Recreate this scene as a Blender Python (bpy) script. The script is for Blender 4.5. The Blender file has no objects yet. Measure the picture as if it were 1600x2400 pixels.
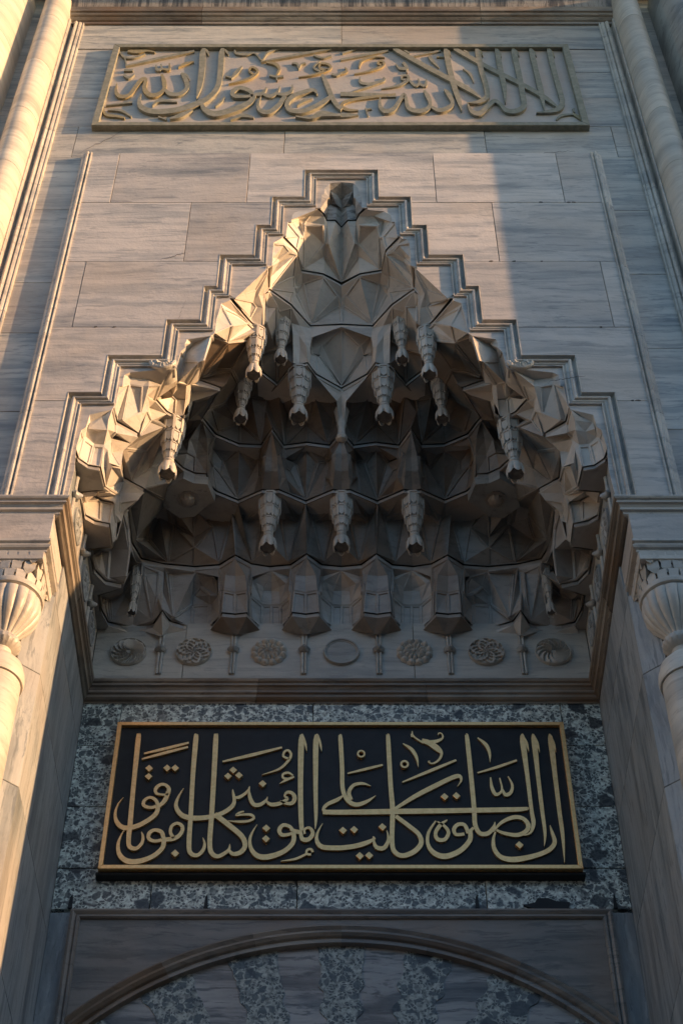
import bpy, bmesh, math, random
from mathutils import Vector, Matrix
random.seed(7)
S = bpy.context.scene
COL = S.collection
R = math.radians

# ------------------------------------------------------------------ camera
cd = bpy.data.cameras.new("camera"); cam = bpy.data.objects.new("camera", cd); COL.objects.link(cam)
cam.location = (0.0, 0.0, 1.6)
cam.rotation_euler = (R(90 + 49.6), 0, 0)
cd.sensor_fit = 'VERTICAL'; cd.sensor_height = 24.0; cd.sensor_width = 16.0
cd.lens = 3913 / 2400 * 24.0
cd.clip_start = 0.1; cd.clip_end = 6000
S.camera = cam

# ------------------------------------------------------------------ light
SUN_AZ, SUN_EL = 13.0, 12.0          # degrees in front of the facade plane (from the right), elevation
to_sun = Vector((math.cos(R(SUN_AZ)) * math.cos(R(SUN_EL)), -math.sin(R(SUN_AZ)) * math.cos(R(SUN_EL)), math.sin(R(SUN_EL))))
W = bpy.data.worlds.new("World"); S.world = W; W.use_nodes = True
nt = W.node_tree; bg = nt.nodes["Background"]
sky = nt.nodes.new("ShaderNodeTexSky"); sky.sky_type = 'NISHITA'; sky.sun_disc = False
sky.sun_elevation = R(SUN_EL); sky.sun_rotation = math.atan2(to_sun.x, to_sun.y)
sky.air_density = 1.0; sky.dust_density = 0.6; sky.ozone_density = 1.6
nt.links.new(sky.outputs[0], bg.inputs[0]); bg.inputs[1].default_value = 0.15
sd = bpy.data.lights.new("sun", 'SUN'); sd.energy = 4.8; sd.angle = R(0.5); sd.color = (1.0, 0.57, 0.26)
sun = bpy.data.objects.new("sun", sd); COL.objects.link(sun)
sun.rotation_euler = to_sun.to_track_quat('Z', 'Y').to_euler(); sun.location = to_sun * 60
S.view_settings.view_transform = 'Standard'; S.view_settings.look = 'None'
S.view_settings.gamma = 1.0; S.view_settings.use_curve_mapping = False
S.view_settings.exposure = 0.82
S.render.engine = 'CYCLES'
S.cycles.max_bounces = 6; S.cycles.diffuse_bounces = 4

# ------------------------------------------------------------------ materials
def _mat(name):
    m = bpy.data.materials.new(name); m.use_nodes = True
    n = m.node_tree.nodes; l = m.node_tree.links
    return m, n, l, n["Principled BSDF"]

def _ramp(n, pts):
    r = n.new("ShaderNodeValToRGB"); e = r.color_ramp.elements
    while len(e) > 1: e.remove(e[-1])
    e[0].position = pts[0][0]; e[0].color = (*pts[0][1], 1)
    for p, c in pts[1:]:
        q = e.new(p); q.color = (*c, 1)
    return r

def _mix(n, l, a, b, fac, mode='MIX'):
    m = n.new("ShaderNodeMix"); m.data_type = 'RGBA'; m.blend_type = mode
    for sock, v in ((m.inputs[6], a), (m.inputs[7], b)):
        if isinstance(v, tuple): sock.default_value = (*v, 1)
        else: l.new(v, sock)
    if isinstance(fac, float): m.inputs[0].default_value = fac
    else: l.new(fac, m.inputs[0])
    return m.outputs[2]

def marble(name, axis='h', light=(.56, .54, .50), vein=(.19, .22, .24), warm=(.50, .38, .28), stain=.35, veins=1.0, rough=.42, grime=.0, piece=.5):
    """streaked grey marble: long bands along the bed, per-piece shift, blotches, stains"""
    m, n, l, b = _mat(name)
    geo = n.new("ShaderNodeNewGeometry"); oi = n.new("ShaderNodeObjectInfo")
    off = n.new("ShaderNodeMath"); off.operation = 'MULTIPLY'; off.inputs[1].default_value = 37.0; l.new(oi.outputs['Random'], off.inputs[0])
    comb = n.new("ShaderNodeCombineXYZ")
    for i in range(3): l.new(off.outputs[0], comb.inputs[i])
    add = n.new("ShaderNodeVectorMath"); l.new(geo.outputs['Position'], add.inputs[0]); l.new(comb.outputs[0], add.inputs[1])
    mp = n.new("ShaderNodeMapping"); l.new(add.outputs[0], mp.inputs[0])
    if axis == 'h': mp.inputs['Rotation'].default_value = (0, R(1.5), 0); mp.inputs['Scale'].default_value = (.45, .45, 5.2)
    elif axis == 'v': mp.inputs['Rotation'].default_value = (R(17), R(4), 0); mp.inputs['Scale'].default_value = (4.5, 4.5, .42)
    elif axis == 'd': mp.inputs['Rotation'].default_value = (0, R(28), 0); mp.inputs['Scale'].default_value = (.5, .5, 5.0)
    elif axis == 'x': mp.inputs['Scale'].default_value = (9, .6, .5)
    else: mp.inputs['Scale'].default_value = (1.2, 1.2, 2.6)
    warp = n.new("ShaderNodeTexNoise"); warp.inputs['Scale'].default_value = 1.3; warp.inputs['Detail'].default_value = 3; l.new(add.outputs[0], warp.inputs['Vector'])
    wm = n.new("ShaderNodeVectorMath"); wm.operation = 'SCALE'; wm.inputs['Scale'].default_value = .75; l.new(warp.outputs['Color'], wm.inputs[0])
    v2 = n.new("ShaderNodeVectorMath"); l.new(mp.outputs[0], v2.inputs[0]); l.new(wm.outputs[0], v2.inputs[1])
    n1 = n.new("ShaderNodeTexNoise"); n1.inputs['Scale'].default_value = 1.25; n1.inputs['Detail'].default_value = 9; n1.inputs['Roughness'].default_value = .66; l.new(v2.outputs[0], n1.inputs['Vector'])
    n2 = n.new("ShaderNodeTexNoise"); n2.inputs['Scale'].default_value = 4.6; n2.inputs['Detail'].default_value = 6; n2.inputs['Roughness'].default_value = .7; l.new(v2.outputs[0], n2.inputs['Vector'])
    r1 = _ramp(n, [(.30, (1, 1, 1)), (.44, (.62, .62, .62)), (.50, (.22, .22, .22)), (.57, (.05, .05, .05)), (.66, (0, 0, 0))]); l.new(n1.outputs[0], r1.inputs[0])
    f1 = n.new("ShaderNodeMath"); f1.operation = 'MULTIPLY'; f1.inputs[1].default_value = .85 * veins; l.new(r1.outputs[0], f1.inputs[0])
    c = _mix(n, l, light, vein, f1.outputs[0])
    r2 = _ramp(n, [(.38, (1, 1, 1)), (.46, (.0, .0, .0))]); l.new(n2.outputs[0], r2.inputs[0])
    f2 = n.new("ShaderNodeMath"); f2.operation = 'MULTIPLY'; f2.inputs[1].default_value = .6 * veins; l.new(r2.outputs[0], f2.inputs[0])
    c = _mix(n, l, c, tuple(x * .8 for x in vein), f2.outputs[0])
    if axis in 'hvd':
        mb = n.new("ShaderNodeMapping"); mb.inputs['Scale'].default_value = (.35, .35, 1.5) if axis != 'v' else (1.6, 1.6, .4); l.new(add.outputs[0], mb.inputs[0])
        nb = n.new("ShaderNodeTexNoise"); nb.inputs['Scale'].default_value = 1.6; nb.inputs['Detail'].default_value = 5; nb.inputs['Roughness'].default_value = .6; l.new(mb.outputs[0], nb.inputs['Vector'])
        rb = _ramp(n, [(.32, (.60, .63, .66)), (.50, (1, 1, 1)), (.68, (1.0, 1.0, 1.0))]); l.new(nb.outputs[0], rb.inputs[0])
        c = _mix(n, l, c, rb.outputs[0], .8, 'MULTIPLY')
    # warm iron stain blotches
    n3 = n.new("ShaderNodeTexNoise"); n3.inputs['Scale'].default_value = .9; n3.inputs['Detail'].default_value = 5; l.new(add.outputs[0], n3.inputs['Vector'])
    r3 = _ramp(n, [(.46, (0, 0, 0)), (.66, (1, 1, 1))]); l.new(n3.outputs[0], r3.inputs[0])
    f3 = n.new("ShaderNodeMath"); f3.operation = 'MULTIPLY'; f3.inputs[1].default_value = stain; l.new(r3.outputs[0], f3.inputs[0])
    c = _mix(n, l, c, warm, f3.outputs[0])
    # soot / weathering patches
    if grime > 0:
        n5 = n.new("ShaderNodeTexNoise"); n5.inputs['Scale'].default_value = 2.2; n5.inputs['Detail'].default_value = 7; n5.inputs['Roughness'].default_value = .62; l.new(add.outputs[0], n5.inputs['Vector'])
        r5 = _ramp(n, [(.48, (0, 0, 0)), (.68, (1, 1, 1))]); l.new(n5.outputs[0], r5.inputs[0])
        f5 = n.new("ShaderNodeMath"); f5.operation = 'MULTIPLY'; f5.inputs[1].default_value = grime; l.new(r5.outputs[0], f5.inputs[0])
        c = _mix(n, l, c, (.07, .065, .06), f5.outputs[0])
    # per piece tone
    hv = n.new("ShaderNodeMapRange"); l.new(oi.outputs['Random'], hv.inputs[0]); hv.inputs[3].default_value = 1 - .3 * piece; hv.inputs[4].default_value = 1 + .16 * piece
    cc = n.new("ShaderNodeVectorMath"); cc.operation = 'SCALE'; l.new(c, cc.inputs[0]); l.new(hv.outputs[0], cc.inputs['Scale'])
    l.new(cc.outputs[0], b.inputs['Base Color'])
    b.inputs['Roughness'].default_value = rough
    b.inputs['Specular IOR Level'].default_value = .5
    n4 = n.new("ShaderNodeTexNoise"); n4.inputs['Scale'].default_value = 34; n4.inputs['Detail'].default_value = 6; n4.inputs['Roughness'].default_value = .6; l.new(geo.outputs['Position'], n4.inputs['Vector'])
    n6 = n.new("ShaderNodeTexNoise"); n6.inputs['Scale'].default_value = 5; n6.inputs['Detail'].default_value = 3; l.new(geo.outputs['Position'], n6.inputs['Vector'])
    bs = n.new("ShaderNodeMath"); bs.operation = 'MULTIPLY_ADD'; bs.inputs[1].default_value = 2.2; l.new(n6.outputs[0], bs.inputs[0]); l.new(n4.outputs[0], bs.inputs[2])
    bp = n.new("ShaderNodeBump"); bp.inputs['Strength'].default_value = .32; bp.inputs['Distance'].default_value = .008; l.new(bs.outputs[0], bp.inputs['Height']); l.new(bp.outputs[0], b.inputs['Normal'])
    return m

def breccia(name, seed=0.0, dark=1.0):
    """verd antique: angular dark clasts in a pale green grey ground"""
    m, n, l, b = _mat(name)
    geo = n.new("ShaderNodeNewGeometry"); oi = n.new("ShaderNodeObjectInfo")
    off = n.new("ShaderNodeMath"); off.operation = 'MULTIPLY_ADD'; off.inputs[1].default_value = 23.0; off.inputs[2].default_value = seed; l.new(oi.outputs['Random'], off.inputs[0])
    add = n.new("ShaderNodeVectorMath"); l.new(geo.outputs['Position'], add.inputs[0]); l.new(off.outputs[0], add.inputs[1])
    w = n.new("ShaderNodeTexNoise"); w.inputs['Scale'].default_value = 9; w.inputs['Detail'].default_value = 4; l.new(add.outputs[0], w.inputs['Vector'])
    ws = n.new("ShaderNodeVectorMath"); ws.operation = 'SCALE'; ws.inputs['Scale'].default_value = .06; l.new(w.outputs['Color'], ws.inputs[0])
    v = n.new("ShaderNodeVectorMath"); l.new(add.outputs[0], v.inputs[0]); l.new(ws.outputs[0], v.inputs[1])
    def vor(sc, lo, hi, col, base, amt=1.0):
        a = n.new("ShaderNodeTexVoronoi"); a.inputs['Scale'].default_value = sc; l.new(v.outputs[0], a.inputs['Vector'])
        sep = n.new("ShaderNodeSeparateColor"); l.new(a.outputs['Color'], sep.inputs[0])
        r = _ramp(n, [(lo, (0, 0, 0)), (hi, (1, 1, 1))]); l.new(sep.outputs[0], r.inputs[0])
        e = n.new("ShaderNodeTexVoronoi"); e.feature = 'DISTANCE_TO_EDGE'; e.inputs['Scale'].default_value = sc; l.new(v.outputs[0], e.inputs['Vector'])
        er = _ramp(n, [(.05, (0, 0, 0)), (.14, (1, 1, 1))]); l.new(e.outputs[0], er.inputs[0])
        mu = n.new("ShaderNodeMath"); mu.operation = 'MULTIPLY'; l.new(r.outputs[0], mu.inputs[0]); l.new(er.outputs[0], mu.inputs[1])
        mu2 = n.new("ShaderNodeMath"); mu2.operation = 'MULTIPLY'; mu2.inputs[1].default_value = amt; l.new(mu.outputs[0], mu2.inputs[0])
        return _mix(n, l, base, col, mu2.outputs[0])
    n1 = n.new("ShaderNodeTexNoise"); n1.inputs['Scale'].default_value = 24; n1.inputs['Detail'].default_value = 9; n1.inputs['Roughness'].default_value = .7; l.new(v.outputs[0], n1.inputs['Vector'])
    r1 = _ramp(n, [(.3, tuple(dark * q for q in (.06, .07, .07))), (.42, tuple(dark * q for q in (.25, .275, .255))), (.55, tuple(dark * q for q in (.53, .57, .52))), (.74, tuple(dark * q for q in (.78, .82, .78)))]); l.new(n1.outputs[0], r1.inputs[0])
    c = vor(40, .50, .54, (.05, .062, .068), r1.outputs[0], .9)
    c = vor(17, .60, .66, (.07, .09, .10), c, .85)
    c = vor(7.5, .82, .85, (.035, .042, .05), c, .9)
    l.new(c, b.inputs['Base Color']); b.inputs['Roughness'].default_value = .28
    bp = n.new("ShaderNodeBump"); bp.inputs['Strength'].default_value = .25; bp.inputs['Distance'].default_value = .006; l.new(n1.outputs[0], bp.inputs['Height']); l.new(bp.outputs[0], b.inputs['Normal'])
    return m

def painted(name, col, col2, sc=8, rough=.5, metal=0.0, thr=(.4, .65), bump=.2):
    m, n, l, b = _mat(name)
    geo = n.new("ShaderNodeNewGeometry")
    a = n.new("ShaderNodeTexNoise"); a.inputs['Scale'].default_value = sc; a.inputs['Detail'].default_value = 8; a.inputs['Roughness'].default_value = .65; l.new(geo.outputs['Position'], a.inputs['Vector'])
    r = _ramp(n, [(thr[0], col), (thr[1], col2)]); l.new(a.outputs[0], r.inputs[0]); l.new(r.outputs[0], b.inputs['Base Color'])
    b.inputs['Roughness'].default_value = rough; b.inputs['Metallic'].default_value = metal
    bp = n.new("ShaderNodeBump"); bp.inputs['Strength'].default_value = bump; bp.inputs['Distance'].default_value = .005; l.new(a.outputs[0], bp.inputs['Height']); l.new(bp.outputs[0], b.inputs['Normal'])
    return m

M = {}
M['wall'] = marble('wall_marble', 'h', stain=.45, warm=(.52, .42, .34), grime=.12)
M['panel'] = marble('panel_marble', 'h', light=(.62, .575, .54), vein=(.22, .245, .265), warm=(.57, .48, .39), veins=.85, stain=.45)
M['mould'] = marble('moulding_marble', 'n', light=(.58, .55, .50), vein=(.33, .33, .33), stain=.25, grime=.12)
M['jamb'] = marble('jamb_marble', 'v', light=(.42, .445, .455), vein=(.17, .20, .22), warm=(.40, .33, .27), stain=.3, piece=.3, veins=1.15)
M['cell'] = marble('carved_marble', 'n', light=(.62, .585, .54), vein=(.36, .35, .33), warm=(.52, .40, .28), stain=.32, veins=.5, grime=.18, piece=.5)
M['sooty_shade'] = marble('sooty_shade_marble', 'n', light=(.38, .38, .36), vein=(.16, .16, .16), warm=(.2, .17, .14), stain=.4, grime=.5, piece=.3)  # soot patches; the dark base also carries the right roll's shade
M['pendant'] = marble('pendant_marble', 'n', light=(.58, .55, .50), vein=(.36, .35, .33), stain=.2, veins=.4, grime=.2, piece=.25)
M['frieze'] = marble('frieze_marble', 'h', light=(.55, .53, .48), vein=(.33, .33, .32), stain=.3, veins=.7, grime=.1)
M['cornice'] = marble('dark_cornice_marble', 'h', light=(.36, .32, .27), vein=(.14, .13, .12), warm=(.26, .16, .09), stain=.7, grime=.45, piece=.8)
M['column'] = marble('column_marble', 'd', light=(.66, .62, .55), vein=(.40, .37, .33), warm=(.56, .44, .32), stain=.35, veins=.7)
M['spandrel'] = marble('spandrel_marble', 'd', light=(.31, .29, .265), vein=(.12, .125, .13), warm=(.32, .22, .15), stain=.5, veins=1.0, piece=.5)
M['voussoir'] = marble('voussoir_marble', 'd', light=(.47, .475, .47), vein=(.10, .12, .14), warm=(.32, .24, .18), stain=.35, veins=1.3, piece=.4)
M['breccia'] = breccia('breccia', 0.0, 1.45)
M['brecciad'] = breccia('breccia_voussoir', 5.0, .8)
M['gold'] = painted('gilded_relief', (1.0, .62, .27), (.85, .50, .20), 30, .32, .8)
M['navy'] = painted('dark_painted_ground', (.006, .007, .009), (.013, .015, .018), 7, .6)
M['patina'] = painted('patinated_relief', (.20, .20, .155), (.30, .285, .23), 14, .6)
M['gilt_flower'] = painted('gilt_flower', (.34, .28, .15), (.22, .19, .12), 40, .5)
M['field'] = marble('inscription_field_marble', 'n', light=(.50, .47, .44), vein=(.36, .34, .33), warm=(.46, .35, .28), stain=.5, veins=.5)
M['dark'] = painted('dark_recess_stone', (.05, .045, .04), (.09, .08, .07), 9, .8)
M['ground'] = painted('paving_stone', (.085, .08, .075), (.13, .12, .11), 1.5, .8)
M['courtyard'] = painted('added_range_stone', (.16, .15, .14), (.24, .22, .2), 1.2, .8)
M['stained_shade'] = marble('stained_shade_marble', 'n', light=(.27, .255, .235), vein=(.12, .115, .11), warm=(.22, .135, .075), stain=.7, veins=.7, grime=.4, piece=.7)  # brown stain plus the shade of the deep cells, put into the colour
M['disc'] = painted('weathered_disc', (.10, .095, .09), (.18, .17, .16), 20, .8)
M['drip'] = marble('rain_stained_marble', 'x', light=(.42, .38, .34), vein=(.06, .06, .06), warm=(.25, .2, .16), stain=.4, veins=1.4, grime=.4)
M['medium'] = marble('shaded_carved_marble', 'n', light=(.45, .43, .41), vein=(.22, .215, .21), warm=(.33, .23, .15), stain=.5, veins=.6, grime=.3, piece=.6)  # darker copy of the carved marble, with the lower tiers' shade in its colour
M['weathered'] = marble('weathered_marble', 'n', light=(.55, .54, .52), vein=(.10, .10, .10), warm=(.3, .25, .2), stain=.3, veins=1.3, grime=.5)
M['nichestone'] = marble('niche_marble', 'h', light=(.60, .58, .55), vein=(.36, .36, .36), warm=(.42, .30, .2), stain=.35, veins=.7, grime=.12, piece=.5)
M['wood'] = painted('door_wood', (.06, .035, .02), (.10, .06, .035), 6, .6)

# ------------------------------------------------------------------ helpers
def tag(o, label=None, cat=None, group=None, kind=None):
    if label: o['label'] = label
    if cat: o['category'] = cat
    if group: o['group'] = group
    if kind: o['kind'] = kind
    return o
def thing(name, loc, label, cat, group=None):
    o = bpy.data.objects.new(name, None); o.location = loc; COL.objects.link(o); o.empty_display_size = .3
    return tag(o, label, cat, group)
def link(name, me, mat, parent=None, smooth=False):
    if mat is not None and not me.materials: me.materials.append(mat)
    o = bpy.data.objects.new(name, me); COL.objects.link(o)
    if smooth:
        for p in me.polygons: p.use_smooth = True
        me.set_sharp_from_angle(angle=R(38))
    if parent is not None:
        o.parent = parent; o.matrix_parent_inverse = Matrix.Translation(-parent.location)
    return o
def mesh(name, vs, fs, mat, parent=None, smooth=False, bev=0.0):
    bm = bmesh.new(); bv = [bm.verts.new(v) for v in vs]
    for f in fs:
        try: bm.faces.new([bv[i] for i in f])
        except ValueError: pass
    bmesh.ops.recalc_face_normals(bm, faces=bm.faces)
    if bev > 0:
        ed = [e for e in bm.edges if len(e.link_faces) == 2 and e.calc_face_angle() > .5]
        bmesh.ops.bevel(bm, geom=ed, offset=bev, segments=1, affect='EDGES', clamp_overlap=True)
    me = bpy.data.meshes.new(name); bm.to_mesh(me); bm.free()
    return link(name, me, mat, parent, smooth)
def prism(name, poly, y0, y1, mat, parent=None, bev=.004):
    """polygon in (x, z), y0 front, y1 back"""
    n = len(poly)
    vs = [(x, y0, z) for x, z in poly] + [(x, y1, z) for x, z in poly]
    fs = [list(range(n)), list(range(2 * n - 1, n - 1, -1))] + [[i, (i + 1) % n, n + (i + 1) % n, n + i] for i in range(n)]
    return mesh(name, vs, fs, mat, parent, bev=bev)
def slab(name, poly, z0, z1, mat, parent=None, bev=.003):
    n = len(poly)
    vs = [(x, y, z0) for x, y in poly] + [(x, y, z1) for x, y in poly]
    fs = [list(range(n)), list(range(2 * n - 1, n - 1, -1))] + [[i, (i + 1) % n, n + (i + 1) % n, n + i] for i in range(n)]
    return mesh(name, vs, fs, mat, parent, bev=bev)
def box(name, x0, x1, y0, y1, z0, z1, mat, parent=None, bev=.004):
    return prism(name, [(x0, z0), (x1, z0), (x1, z1), (x0, z1)], y0, y1, mat, parent, bev)
def lathe(name, prof, seg, mat, parent, at, fn=None, smooth=True, cap=True):
    vs = []; fs = []
    for j, (r, z) in enumerate(prof):
        for i in range(seg):
            a = 2 * math.pi * i / seg; rr, zz = (r, z) if fn is None else fn(r, z, a, j)
            vs.append((at[0] + rr * math.cos(a), at[1] + rr * math.sin(a), at[2] + zz))
    for j in range(len(prof) - 1):
        for i in range(seg): fs.append([j * seg + i, j * seg + (i + 1) % seg, (j + 1) * seg + (i + 1) % seg, (j + 1) * seg + i])
    if cap: fs.append(list(range(seg))); fs.append(list(range((len(prof) - 1) * seg, len(prof) * seg)))
    return mesh(name, vs, fs, mat, parent, smooth)
def sweep_quads(name, rows, mat, parent, smooth=False):
    """rows: list of profiles (each a list of 3D points) joined one to the next"""
    m = len(rows[0]); vs = [p for r in rows for p in r]; fs = []
    for a in range(len(rows) - 1):
        for i in range(m - 1): fs.append([a * m + i, a * m + i + 1, (a + 1) * m + i + 1, (a + 1) * m + i])
    fs.append(list(range(m))); fs.append([(len(rows) - 1) * m + i for i in range(m)])
    return mesh(name, vs, fs, mat, parent, smooth)
def jit(a=.003): return random.uniform(-a, a)
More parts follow.
